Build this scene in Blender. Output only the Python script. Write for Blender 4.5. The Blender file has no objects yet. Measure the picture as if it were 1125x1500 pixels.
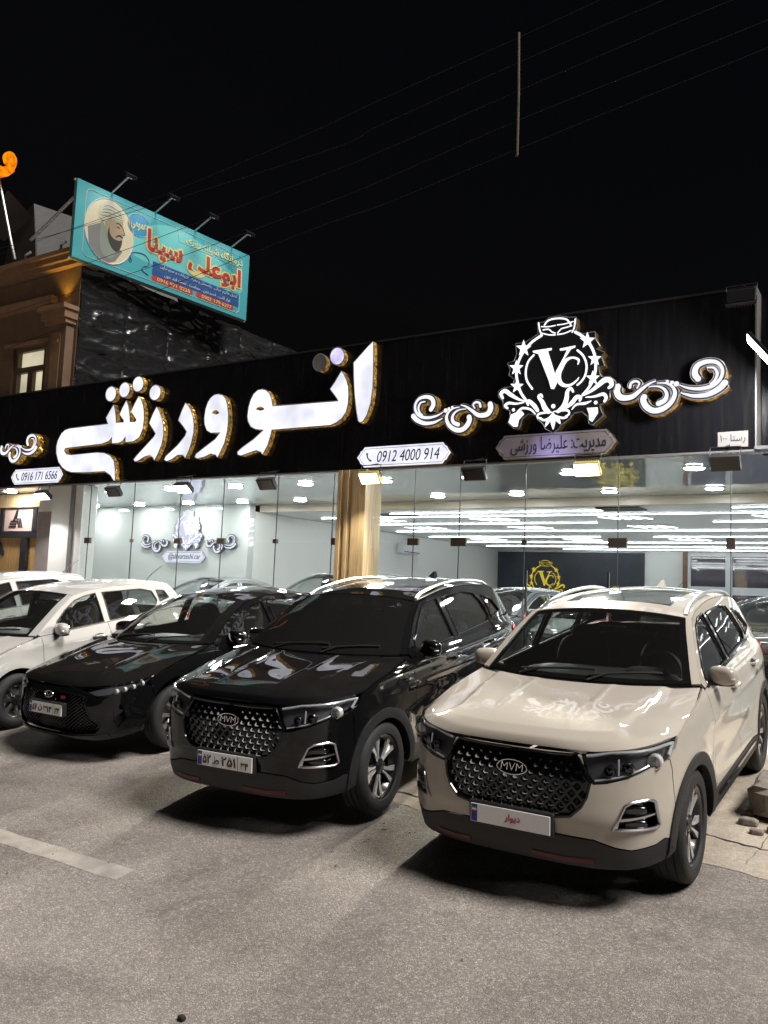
import bpy, bmesh, math, random
import numpy as np
from mathutils import Vector, Matrix
from mathutils.geometry import delaunay_2d_cdt
random.seed(7); rng = np.random.default_rng(7)
scene = bpy.context.scene
COL = scene.collection

# ------------------------------------------------------------------ camera
CAM_H = 1.834
PITCH, ROLL, YAW = math.radians(5.43), math.radians(2.40), math.radians(32.28)
SLOPE = math.radians(6.18); TS = math.tan(SLOPE)
cam = bpy.data.cameras.new('camera'); cam_ob = bpy.data.objects.new('camera', cam); COL.objects.link(cam_ob)
cam.sensor_fit = 'VERTICAL'; cam.sensor_height = 36.0; cam.lens = 1229.5/1500*36.0
cam.clip_start = 0.05; cam.clip_end = 2000
_r = Vector((math.cos(YAW), math.sin(YAW), 0)); _f = Vector((-math.sin(YAW), math.cos(YAW), 0)); _u = Vector((0, 0, 1))
_f2 = _f*math.cos(PITCH)+_u*math.sin(PITCH); _u2 = _u*math.cos(PITCH)-_f*math.sin(PITCH)
_r3 = _r*math.cos(ROLL)+_u2*math.sin(ROLL); _u3 = _u2*math.cos(ROLL)-_r*math.sin(ROLL)
M3 = Matrix((_r3, _u3, -_f2)).transposed()
cam_ob.matrix_world = Matrix.Translation((0, 0, CAM_H)) @ M3.to_4x4()
scene.camera = cam_ob

# ------------------------------------------------------------------ world, sun, exposure
SUN_EL, SUN_AZ = math.radians(56), math.radians(92)      # shadows fall to the left of the cars
world = bpy.data.worlds.new('World'); scene.world = world; world.use_nodes = True
wn = world.node_tree; bg = wn.nodes['Background']
sky = wn.nodes.new('ShaderNodeTexSky'); sky.sky_type = 'NISHITA'; sky.sun_disc = False
sky.sun_elevation = math.radians(-3.5); sky.sun_rotation = SUN_AZ
wn.links.new(sky.outputs[0], bg.inputs[0]); bg.inputs[1].default_value = 0.05
sun = bpy.data.lights.new('sun', 'SUN'); sun.energy = 3.1; sun.angle = math.radians(22); sun.color = (1.0, 0.95, 0.90)
sun_ob = bpy.data.objects.new('sun', sun); COL.objects.link(sun_ob)
_d = Vector((math.cos(SUN_EL)*math.sin(SUN_AZ), math.cos(SUN_EL)*math.cos(SUN_AZ), math.sin(SUN_EL)))
sun_ob.rotation_euler = _d.to_track_quat('Z', 'Y').to_euler(); sun_ob.location = (0, 10, 30)
scene.view_settings.view_transform = 'Standard'; scene.view_settings.look = 'None'
scene.view_settings.exposure = 0.75; scene.view_settings.gamma = 1.0; scene.view_settings.use_curve_mapping = False
scene.cycles.use_denoising = True
scene.cycles.max_bounces = 10; scene.cycles.diffuse_bounces = 3; scene.cycles.glossy_bounces = 5
scene.cycles.transparent_max_bounces = 16; scene.cycles.sample_clamp_indirect = 6.0
scene.cycles.caustics_reflective = False; scene.cycles.caustics_refractive = False

# ------------------------------------------------------------------ materials
MATS = {}
def nodes_of(name):
    m = bpy.data.materials.new(name); m.use_nodes = True; MATS[name] = m
    nt = m.node_tree; return m, nt, nt.nodes['Principled BSDF'], nt.nodes['Material Output']
def mat(name, col, rough=0.5, metal=0.0, coat=0.0, spec=0.5, emit=None, estr=0.0, var=0.0, vscale=6.0, bump=0.0, bscale=40.0, rvar=0.0):
    m, nt, p, out = nodes_of(name)
    p.inputs['Base Color'].default_value = (*col, 1); p.inputs['Roughness'].default_value = rough
    p.inputs['Metallic'].default_value = metal; p.inputs['Specular IOR Level'].default_value = spec
    p.inputs['Coat Weight'].default_value = coat; p.inputs['Coat Roughness'].default_value = 0.03
    if emit: p.inputs['Emission Color'].default_value = (*emit, 1); p.inputs['Emission Strength'].default_value = estr
    if var or bump or rvar:
        tc = nt.nodes.new('ShaderNodeTexCoord')
    if var or rvar:
        n = nt.nodes.new('ShaderNodeTexNoise'); n.inputs['Scale'].default_value = vscale; n.inputs['Detail'].default_value = 6
        nt.links.new(tc.outputs['Object'], n.inputs['Vector'])
    if var:
        r = nt.nodes.new('ShaderNodeMapRange'); r.inputs[1].default_value = .25; r.inputs[2].default_value = .75
        r.inputs[3].default_value = 1-var; r.inputs[4].default_value = 1+var
        nt.links.new(n.outputs['Fac'], r.inputs[0])
        mx = nt.nodes.new('ShaderNodeVectorMath'); mx.operation = 'SCALE'; mx.inputs[0].default_value = col
        nt.links.new(r.outputs[0], mx.inputs['Scale']); nt.links.new(mx.outputs[0], p.inputs['Base Color'])
    if rvar:
        r2 = nt.nodes.new('ShaderNodeMapRange'); r2.inputs[1].default_value = .3; r2.inputs[2].default_value = .7
        r2.inputs[3].default_value = max(.02, rough-rvar); r2.inputs[4].default_value = rough+rvar
        nt.links.new(n.outputs['Fac'], r2.inputs[0]); nt.links.new(r2.outputs[0], p.inputs['Roughness'])
    if bump:
        n2 = nt.nodes.new('ShaderNodeTexNoise'); n2.inputs['Scale'].default_value = bscale; n2.inputs['Detail'].default_value = 5
        nt.links.new(tc.outputs['Object'], n2.inputs['Vector'])
        b = nt.nodes.new('ShaderNodeBump'); b.inputs['Strength'].default_value = bump; b.inputs['Distance'].default_value = .02
        nt.links.new(n2.outputs['Fac'], b.inputs['Height']); nt.links.new(b.outputs[0], p.inputs['Normal'])
    return m
def paint(name, col, metal=0.0, rough=.5, coat=1.0, spec=.12, dust_sheen=0.0):
    m, nt, p, out = nodes_of(name)
    p.inputs['Base Color'].default_value = (*col, 1); p.inputs['Roughness'].default_value = rough; p.inputs['Metallic'].default_value = metal; p.inputs['Specular IOR Level'].default_value = spec
    p.inputs['Coat Weight'].default_value = coat; p.inputs['Coat Roughness'].default_value = 0.025
    tc = nt.nodes.new('ShaderNodeTexCoord')
    n = nt.nodes.new('ShaderNodeTexNoise'); n.inputs['Scale'].default_value = 3.5; n.inputs['Detail'].default_value = 8; n.inputs['Roughness'].default_value = .7
    nt.links.new(tc.outputs['Object'], n.inputs['Vector'])
    r = nt.nodes.new('ShaderNodeMapRange'); r.inputs[1].default_value = .35; r.inputs[2].default_value = .7; r.inputs[3].default_value = .006; r.inputs[4].default_value = .035
    nt.links.new(n.outputs['Fac'], r.inputs[0]); nt.links.new(r.outputs[0], p.inputs['Coat Roughness'])   # a film of dust
    d = nt.nodes.new('ShaderNodeBsdfDiffuse'); d.inputs[0].default_value = (.012, .012, .012, 1)
    g = nt.nodes.new('ShaderNodeNewGeometry')
    if dust_sheen:                                                                    # pale tone on upward faces: thin dust plus the lamps' sheen painted in
        sx = nt.nodes.new('ShaderNodeSeparateXYZ'); nt.links.new(g.outputs['Normal'], sx.inputs[0])
        du = nt.nodes.new('ShaderNodeMapRange'); du.inputs[1].default_value = .55; du.inputs[2].default_value = 1.0; du.inputs[4].default_value = dust_sheen; nt.links.new(sx.outputs['Z'], du.inputs[0])
        dm = nt.nodes.new('ShaderNodeMath'); dm.operation = 'MULTIPLY'; nt.links.new(du.outputs[0], dm.inputs[0]); nt.links.new(n.outputs['Fac'], dm.inputs[1])
        mc = nt.nodes.new('ShaderNodeMix'); mc.data_type = 'RGBA'; mc.inputs[6].default_value = (*col, 1); mc.inputs[7].default_value = (.30, .26, .21, 1)
        nt.links.new(dm.outputs[0], mc.inputs[0]); nt.links.new(mc.outputs[2], p.inputs['Base Color'])
    mx = nt.nodes.new('ShaderNodeMixShader')
    nt.links.new(g.outputs['Backfacing'], mx.inputs[0]); nt.links.new(p.outputs[0], mx.inputs[1]); nt.links.new(d.outputs[0], mx.inputs[2])
    nt.links.new(mx.outputs[0], out.inputs[0]); return m
def glass(name, tint, ior=1.5, rough=0.01, boost=1.0, film=0.0):
    m, nt, p, out = nodes_of(name); nt.nodes.remove(p)
    t = nt.nodes.new('ShaderNodeBsdfTransparent'); t.inputs[0].default_value = (*tint, 1)
    g = nt.nodes.new('ShaderNodeBsdfGlossy'); g.inputs['Roughness'].default_value = rough
    fr = nt.nodes.new('ShaderNodeFresnel'); fr.inputs[0].default_value = ior
    ge = nt.nodes.new('ShaderNodeNewGeometry'); mr = nt.nodes.new('ShaderNodeMapRange'); mr.inputs[3].default_value = ior; mr.inputs[4].default_value = 1/ior   # a thin pane reflects alike from both sides
    nt.links.new(ge.outputs['Backfacing'], mr.inputs[0]); nt.links.new(mr.outputs[0], fr.inputs[0])
    ma = nt.nodes.new('ShaderNodeMath'); ma.operation = 'MULTIPLY'; ma.inputs[1].default_value = boost; ma.use_clamp = True
    nt.links.new(fr.outputs[0], ma.inputs[0])
    mx = nt.nodes.new('ShaderNodeMixShader'); nt.links.new(ma.outputs[0], mx.inputs[0])
    if film:                                                                    # dust film on the pane
        df = nt.nodes.new('ShaderNodeBsdfDiffuse'); df.inputs[0].default_value = (.5, .48, .45, 1)
        m2 = nt.nodes.new('ShaderNodeMixShader'); m2.inputs[0].default_value = film; nt.links.new(t.outputs[0], m2.inputs[1]); nt.links.new(df.outputs[0], m2.inputs[2]); t = m2
    nt.links.new(t.outputs[0], mx.inputs[1]); nt.links.new(g.outputs[0], mx.inputs[2]); nt.links.new(mx.outputs[0], out.inputs[0]); return m
def emit(name, col, s, var=0.0, vscale=3.0):
    m, nt, p, out = nodes_of(name); nt.nodes.remove(p)
    e = nt.nodes.new('ShaderNodeEmission'); e.inputs[0].default_value = (*col, 1); e.inputs[1].default_value = s
    if var:
        tc = nt.nodes.new('ShaderNodeTexCoord'); n = nt.nodes.new('ShaderNodeTexNoise'); n.inputs['Scale'].default_value = vscale; n.inputs['Detail'].default_value = 2
        nt.links.new(tc.outputs['Object'], n.inputs['Vector'])
        r = nt.nodes.new('ShaderNodeMapRange'); r.inputs[1].default_value = .35; r.inputs[2].default_value = .65; r.inputs[3].default_value = s*(1-var); r.inputs[4].default_value = s*(1+var)
        nt.links.new(n.outputs['Fac'], r.inputs[0]); nt.links.new(r.outputs[0], e.inputs[1])
    nt.links.new(e.outputs[0], out.inputs[0]); return m

paint('paint_beige', (.445, .405, .348)); paint('paint_black', (.005, .005, .0055), rough=.6, spec=.0, dust_sheen=.05); paint('paint_white', (.38, .376, .365))
paint('paint_silver', (.42, .44, .46), metal=.6, rough=.35); paint('paint_grey', (.10, .12, .13), metal=.4)
mat('black_plastic', (.016, .016, .017), .55, bump=.06, bscale=180); mat('gloss_black', (.006, .006, .007), .05, coat=.2)
mat('dark_inside', (.012, .012, .013), .8); mat('chrome', (.75, .75, .77), .12, 1.0); mat('satin_silver', (.62, .62, .63), .28, 1.0)
mat('rim_silver', (.70, .70, .71), .30, .75); mat('rim_dark', (.012, .012, .014), .3, .3, coat=.5)
mat('rubber', (.018, .018, .019), .75, bump=.15, bscale=120); mat('brake_metal', (.22, .21, .2), .45, 1.0)
mat('plate_white', (.86, .86, .85), .35, coat=.3); mat('plate_blue', (.012, .03, .30), .4); mat('ink_black', (.012, .012, .014), .5)
mat('ink_red', (.42, .012, .03), .5); mat('accent_red', (.09, .008, .012), .4); mat('flag_green', (.02, .25, .06), .5); mat('flag_red', (.5, .02, .02), .5)
mat('lamp_red', (.30, .006, .008), .15, coat=1.0); mat('lamp_amber', (.75, .20, .01), .2, coat=1.0)
mat('seat_cloth', (.022, .021, .022), .7, bump=.1, bscale=60); mat('dash_plastic', (.055, .055, .056), .5)
mat('stud_black', (.005, .005, .006), .2, spec=.13); mat('lamp_bowl', (.10, .10, .11), .35, .2); mat('reflector', (.68, .69, .71), .2, .35); mat('lens_dark', (.01, .01, .012), .08, coat=1.0)
glass('tint_glass', (.55, .58, .57), film=.012); glass('clear_glass', (.74, .78, .77), film=.015); glass('lens_glass', (.86, .88, .9), rough=.02)
glass('dark_glass', (.10, .10, .105), ior=1.5, film=.022)
glass('shop_glass', (.93, .962, .955), ior=1.5, rough=.005)

# ------------------------------------------------------------------ mesh helpers
def link(o, parent=None):
    COL.objects.link(o)
    if parent is not None: o.parent = parent
    return o
def obj(name, me, m=None, parent=None, loc=None, rot=None):
    o = bpy.data.objects.new(name, me)
    if m is not None and me is not None:
        mm = MATS[m] if isinstance(m, str) else m
        if len(me.materials) == 0: me.materials.append(mm)
        elif me.materials[0] is not mm:
            o.material_slots[0].link = 'OBJECT'; o.material_slots[0].material = mm
    if loc is not None: o.location = loc
    if rot is not None: o.rotation_euler = rot
    return link(o, parent)
def thing(name, label, cat, loc=(0, 0, 0), rot=(0, 0, 0), group=None):
    o = bpy.data.objects.new(name, None); o.empty_display_size = .2; o.location = loc; o.rotation_euler = rot
    COL.objects.link(o); return tag(o, label, cat, group)
def tag(o, label, cat, group=None):
    o['label'] = label; o['category'] = cat
    if group: o['group'] = group
    return o
ORD = ['first', 'second', 'third', 'fourth', 'fifth', 'sixth', 'seventh', 'eighth', 'ninth', 'tenth', 'eleventh', 'twelfth']
def struct(o): o['kind'] = 'structure'; return o
def mesh(name, v, f, smooth=False, normals=None):
    me = bpy.data.meshes.new(name); me.from_pydata([tuple(map(float, p)) for p in v], [], f)
    if smooth: me.polygons.foreach_set('use_smooth', [True]*len(me.polygons))
    me.update()
    if normals is not None: me.normals_split_custom_set_from_vertices([tuple(map(float, n)) for n in normals])
    return me
class MB:
    """collects boxes, tubes, lathes ... into one mesh"""
    def __init__(s): s.v = []; s.f = []; s.sm = []
    def add(s, v, f, smooth=False):
        n = len(s.v); s.v += [tuple(map(float, p)) for p in v]; s.f += [tuple(i+n for i in q) for q in f]; s.sm += [smooth]*len(f); return s
    def box(s, x0, x1, y0, y1, z0, z1, b=0.0):
        if b <= 0:
            v = [(x, y, z) for x in (x0, x1) for y in (y0, y1) for z in (z0, z1)]
            return s.add(v, [(0, 1, 3, 2), (4, 6, 7, 5), (0, 4, 5, 1), (2, 3, 7, 6), (0, 2, 6, 4), (1, 5, 7, 3)])
        bm = bmesh.new(); bmesh.ops.create_cube(bm, size=1)
        for q in bm.verts: q.co = ((x0+x1)/2+q.co.x*(x1-x0), (y0+y1)/2+q.co.y*(y1-y0), (z0+z1)/2+q.co.z*(z1-z0))
        bmesh.ops.bevel(bm, geom=bm.edges[:], offset=b, segments=2, profile=.6, affect='EDGES')
        bm.verts.index_update(); s.add([q.co[:] for q in bm.verts], [[q.index for q in p.verts] for p in bm.faces]); bm.free(); return s
    def tube(s, pts, r, n=8, caps=True, closed=False):
        P = [Vector(p) for p in pts]; R = r if isinstance(r, (list, tuple)) else [r]*len(P); rings = []; prev = None
        for i, p in enumerate(P):
            a = P[(i-1) % len(P)] if (closed or i > 0) else P[i]; b = P[(i+1) % len(P)] if (closed or i < len(P)-1) else P[i]
            t = (b-a).normalized(); up = prev if prev is not None else (Vector((0, 0, 1)) if abs(t.z) < .9 else Vector((1, 0, 0)))
            x = t.cross(up).normalized(); y = x.cross(t).normalized(); prev = y
            rings.append([p+(x*math.cos(2*math.pi*k/n)+y*math.sin(2*math.pi*k/n))*R[i] for k in range(n)])
        v = [q for ring in rings for q in ring]; f = []
        m = len(P); rng_ = range(m) if closed else range(m-1)
        for i in rng_:
            j = (i+1) % m
            for k in range(n): f.append((i*n+k, j*n+k, j*n+(k+1) % n, i*n+(k+1) % n))
        if caps and not closed: f += [tuple(range(n)), tuple((m-1)*n+k for k in range(n-1, -1, -1))]
        return s.add(v, f, True)
    def lathe(s, prof, n=40, axis='x', closed=False, c=(0, 0, 0)):
        v = []; f = []
        for k in range(n):
            a = 2*math.pi*k/n; ca, sa = math.cos(a), math.sin(a)
            for r, h in prof:
                p = (h, r*ca, r*sa) if axis == 'x' else ((r*ca, r*sa, h) if axis == 'z' else (r*ca, h, r*sa))
                v.append((p[0]+c[0], p[1]+c[1], p[2]+c[2]))
        m = len(prof)
        for k in range(n):
            j = (k+1) % n
            for i in range(m if closed else m-1):
                i2 = (i+1) % m; q = (k*m+i, k*m+i2, j*m+i2, j*m+i); f.append(q if axis != 'x' else q[::-1])
        return s.add(v, f, True)
    def blob(s, c, r, e=2.6, nu=20, nv=12, rot=None):
        v = []; f = []
        sg = lambda a: math.copysign(abs(a)**(2/e), a)
        for j in range(nv+1):
            th = -math.pi/2+math.pi*j/nv
            for i in range(nu):
                ph = 2*math.pi*i/nu; p = Vector((r[0]*sg(math.cos(th))*sg(math.cos(ph)), r[1]*sg(math.cos(th))*sg(math.sin(ph)), r[2]*sg(math.sin(th))))
                if rot is not None: p = rot @ p
                v.append(p+Vector(c))
        for j in range(nv):
            for i in range(nu): f.append((j*nu+i, j*nu+(i+1) % nu, (j+1)*nu+(i+1) % nu, (j+1)*nu+i))
        return s.add(v, f, True)
    def build(s, name):
        me = bpy.data.meshes.new(name); me.from_pydata(s.v, [], s.f); me.polygons.foreach_set('use_smooth', s.sm); me.update()
        if any(s.sm):
            try: me.set_sharp_from_angle(angle=math.radians(42))
            except Exception: pass
        return me
def pip(P, poly):
    x, y = P[:, 0], P[:, 1]; ins = np.zeros(len(P), bool); n = len(poly); j = n-1
    for i in range(n):
        xi, yi = poly[i]; xj, yj = poly[j]
        c = (yi > y) != (yj > y)
        with np.errstate(divide='ignore', invalid='ignore'):
            ins ^= c & (x < (xj-xi)*(y-yi)/(yj-yi+1e-30)+xi)
        j = i
    return ins
def densify(poly, step, closed=True):
    out = []; n = len(poly)
    for i in range(n if closed else n-1):
        a = np.array(poly[i], float); b = np.array(poly[(i+1) % n], float); k = max(1, int(math.ceil(np.linalg.norm(b-a)/step)))
        for q in range(k): out.append(tuple(a+(b-a)*q/k))
    if not closed: out.append(tuple(poly[-1]))
    return out
def shrink(poly, g):
    if not g: return poly
    P = np.array(poly, float); A = .5*np.sum(P[:, 0]*np.roll(P[:, 1], -1)-np.roll(P[:, 0], -1)*P[:, 1]); sg = 1 if A > 0 else -1
    d1 = P-np.roll(P, 1, 0); d2 = np.roll(P, -1, 0)-P
    n1 = np.stack([-d1[:, 1], d1[:, 0]], 1); n2 = np.stack([-d2[:, 1], d2[:, 0]], 1)
    n1 /= np.linalg.norm(n1, axis=1, keepdims=True)+1e-12; n2 /= np.linalg.norm(n2, axis=1, keepdims=True)+1e-12
    n = n1+n2; l = np.linalg.norm(n, axis=1, keepdims=True); n /= l+1e-9; k = 1/np.clip(np.sum(n*n1, 1, keepdims=True), .4, 1)
    return [tuple(p) for p in P+n*k*g*sg]
def triangulate(outer, holes=(), step=None):
    """2-D points and triangles of a polygon with holes; step adds inner grid points"""
    loops = [outer]+list(holes); pts = []; edges = []
    for L in loops:
        n0 = len(pts); pts += list(L); edges += [(n0+i, n0+(i+1) % len(L)) for i in range(len(L))]
    B = np.array(pts, float)
    if step:
        lo, hi = B.min(0), B.max(0)
        gx = np.arange(lo[0]+step/2, hi[0], step); gy = np.arange(lo[1]+step/2, hi[1], step)
        if len(gx) and len(gy):
            G = np.stack(np.meshgrid(gx, gy), -1).reshape(-1, 2); k = pip(G, outer)
            for h in holes: k &= ~pip(G, h)
            G = G[k]
            if len(G):
                dm = np.full(len(G), 9.)
                for c in range(0, len(B), 256): dm = np.minimum(dm, np.sqrt(((G[:, None]-B[None, c:c+256])**2).sum(-1)).min(1))
                pts += [tuple(g) for g in G[dm > .45*step]]
    r = delaunay_2d_cdt([Vector(p) for p in pts], edges, [], 0, 1e-6)
    V = np.array([v[:] for v in r[0]]); T = [t for t in r[2] if len(t) == 3]
    C = np.array([(V[t[0]]+V[t[1]]+V[t[2]])/3 for t in T]); k = pip(C, outer)
    for h in holes: k &= ~pip(C, h)
    T2 = []
    for t, q in zip(T, k):
        if not q: continue
        a, b, c = V[t[0]], V[t[1]], V[t[2]]
        ar = (b[0]-a[0])*(c[1]-a[1])-(b[1]-a[1])*(c[0]-a[0])
        if abs(ar) < 1e-12: continue
        T2.append(tuple(t) if ar > 0 else (t[0], t[2], t[1]))
    return V, T2
def panel(name, surf, outer, holes=(), step=.035, gap=.003, off=0.0, skirt=.018, mirror=False):
    """a sheet cut from the surface surf(u, v, off) along 2-D outlines, with turned-in edges"""
    outer = densify(shrink(outer, gap), step); holes = [densify(shrink(h, -gap), step) for h in holes]
    V, T = triangulate(outer, holes, step)
    u, v = V[:, 0], V[:, 1]; P = surf(u, v, off); e = 2e-3
    du = surf(u+e, v, off)-surf(u-e, v, off); dv = surf(u, v+e, off)-surf(u, v-e, off)
    N = np.cross(du, dv); N /= np.linalg.norm(N, axis=1, keepdims=True)+1e-12
    cnt = {}
    for t in T:
        for a, b in ((t[0], t[1]), (t[1], t[2]), (t[2], t[0])): cnt[(a, b)] = cnt.get((a, b), 0)+1
    bd = [(a, b) for (a, b) in cnt if (b, a) not in cnt]
    verts = [P]; norms = [N]; faces = list(T); n = len(P)
    if skirt:
        A = np.array([a for a, b in bd]); Bx = np.array([b for a, b in bd])
        pa, pb = P[A], P[Bx]; qa, qb = pa-N[A]*skirt, pb-N[Bx]*skirt
        nn = np.cross(pb-pa, N[A]); nn /= np.linalg.norm(nn, axis=1, keepdims=True)+1e-12
        verts += [pa, pb, qb, qa]; norms += [nn]*4; k = len(bd)
        faces += [(n+i, n+3*k+i, n+2*k+i, n+k+i) for i in range(k)]
    verts = np.concatenate(verts); norms = np.concatenate(norms)
    if mirror:
        verts = verts*np.array([-1, 1, 1]); norms = norms*np.array([-1, 1, 1]); faces = [tuple(reversed(t)) for t in faces]
    return mesh(name, verts, faces, True, norms)
def extrude_poly(name, outer, holes, frame, depth, chamfer=0.0):
    """face + return (two meshes) of a flat outline; frame(p, h) -> xyz, h = height over the board"""
    V, T = triangulate(outer, holes)
    face = mesh(name, [frame(p, depth) for p in V], T)
    v = []; f = []
    for L in [outer]+list(holes):
        n = len(L); A = sum(L[i][0]*L[(i+1) % n][1]-L[(i+1) % n][0]*L[i][1] for i in range(n)); L = list(L)
        if (A < 0) != (L is not outer and False): L = L[::-1]
        b = len(v); v += [frame(p, depth-.001) for p in L]+[frame(p, 0) for p in L]
        f += [(b+i, b+n+i, b+n+(i+1) % n, b+(i+1) % n) for i in range(n)]
    return face, mesh(name+'_return', v, f)
def catmull(pts, n=12, closed=False):
    P = np.array(pts, float); m = len(P); out = []
    for i in range(m if closed else m-1):
        g = lambda k: P[k % m] if closed else P[min(max(k, 0), m-1)]
        p0, p1, p2, p3 = g(i-1), g(i), g(i+1), g(i+2)
        for t in np.arange(n)/n:
            out.append(.5*((2*p1)+(-p0+p2)*t+(2*p0-5*p1+4*p2-p3)*t*t+(-p0+3*p1-3*p2+p3)*t**3))
    if not closed: out.append(P[-1])
    return np.array(out)

# ------------------------------------------------------------------ lettering
_ar = {'ا': 'ﺍﺎ', 'آ': 'ﺁﺂ', 'ب': 'ﺏﺐﺑﺒ', 'پ': 'ﭖﭗﭘﭙ', 'ت': 'ﺕﺖﺗﺘ', 'ث': 'ﺙﺚﺛﺜ', 'ج': 'ﺝﺞﺟﺠ', 'چ': 'ﭺﭻﭼﭽ', 'ح': 'ﺡﺢﺣﺤ', 'خ': 'ﺥﺦﺧﺨ', 'د': 'ﺩﺪ', 'ذ': 'ﺫﺬ', 'ر': 'ﺭﺮ', 'ز': 'ﺯﺰ', 'ژ': 'ﮊﮋ', 'س': 'ﺱﺲﺳﺴ', 'ش': 'ﺵﺶﺷﺸ', 'ص': 'ﺹﺺﺻﺼ', 'ض': 'ﺽﺾﺿﻀ', 'ط': 'ﻁﻂﻃﻄ', 'ع': 'ﻉﻊﻋﻌ', 'غ': 'ﻍﻎﻏﻐ', 'ف': 'ﻑﻒﻓﻔ', 'ق': 'ﻕﻖﻗﻘ', 'ک': 'ﮎﮏﮐﮑ', 'گ': 'ﮒﮓﮔﮕ', 'ل': 'ﻝﻞﻟﻠ', 'م': 'ﻡﻢﻣﻤ', 'ن': 'ﻥﻦﻧﻨ', 'و': 'ﻭﻮ', 'ه': 'ﻩﻪﻫﻬ', 'ی': 'ﯼﯽﯾﯿ'}
def shape(s):
    out = []
    for i, c in enumerate(s):
        if c not in _ar: out.append(c); continue
        a = _ar[c]; pj = i > 0 and len(_ar.get(s[i-1], '')) == 4; nj = len(a) == 4 and i+1 < len(s) and s[i+1] in _ar
        out.append(a[3] if pj and nj else a[2] if nj else a[1] if pj else a[0])
    res = []; num = ''
    for c in reversed(out):
        if c.isdigit(): num = c+num
        else:
            if num: res.append(num); num = ''
            res.append(c)
    if num: res.append(num)
    return ''.join(res)
_tc = {}
def text_mesh(s, size, bold=0.0, shear=0.0, depth=.0015, width=None, fit=None, ref=None):
    """upright lettering in the x-z plane facing -y, centred on the origin"""
    key = (s, size, bold, shear, depth, width, fit, ref)
    if key in _tc: return _tc[key]
    cu = bpy.data.curves.new('lettering', 'FONT'); cu.body = s; cu.size = size; cu.extrude = depth; cu.offset = bold; cu.shear = shear
    cu.resolution_u = 4
    o = bpy.data.objects.new('lettering', cu); COL.objects.link(o)
    dg = bpy.context.evaluated_depsgraph_get(); me = bpy.data.meshes.new_from_object(o.evaluated_get(dg))
    bpy.data.objects.remove(o); bpy.data.curves.remove(cu); me.materials.clear()
    n = len(me.vertices); c = np.empty(n*3); me.vertices.foreach_get('co', c); c = c.reshape(-1, 3)
    lo, hi = c.min(0), c.max(0); c[:, 0] -= (lo[0]+hi[0])/2; c[:, 1] -= (lo[1]+hi[1])/2
    e = 2*(bold-ref) if ref is not None else 0.0
    if fit: c[:, 0] *= fit[0]/(hi[0]-lo[0]-e); c[:, 1] *= fit[1]/(hi[1]-lo[1]-e)
    elif width: k = width/(hi[0]-lo[0]); c[:, 0] *= k; c[:, 1] *= k
    c = np.stack([c[:, 0], -c[:, 2], c[:, 1]], 1); me.vertices.foreach_set('co', c.ravel()); me.update(); me.name = 'lettering'
    _tc[key] = me; return me
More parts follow.
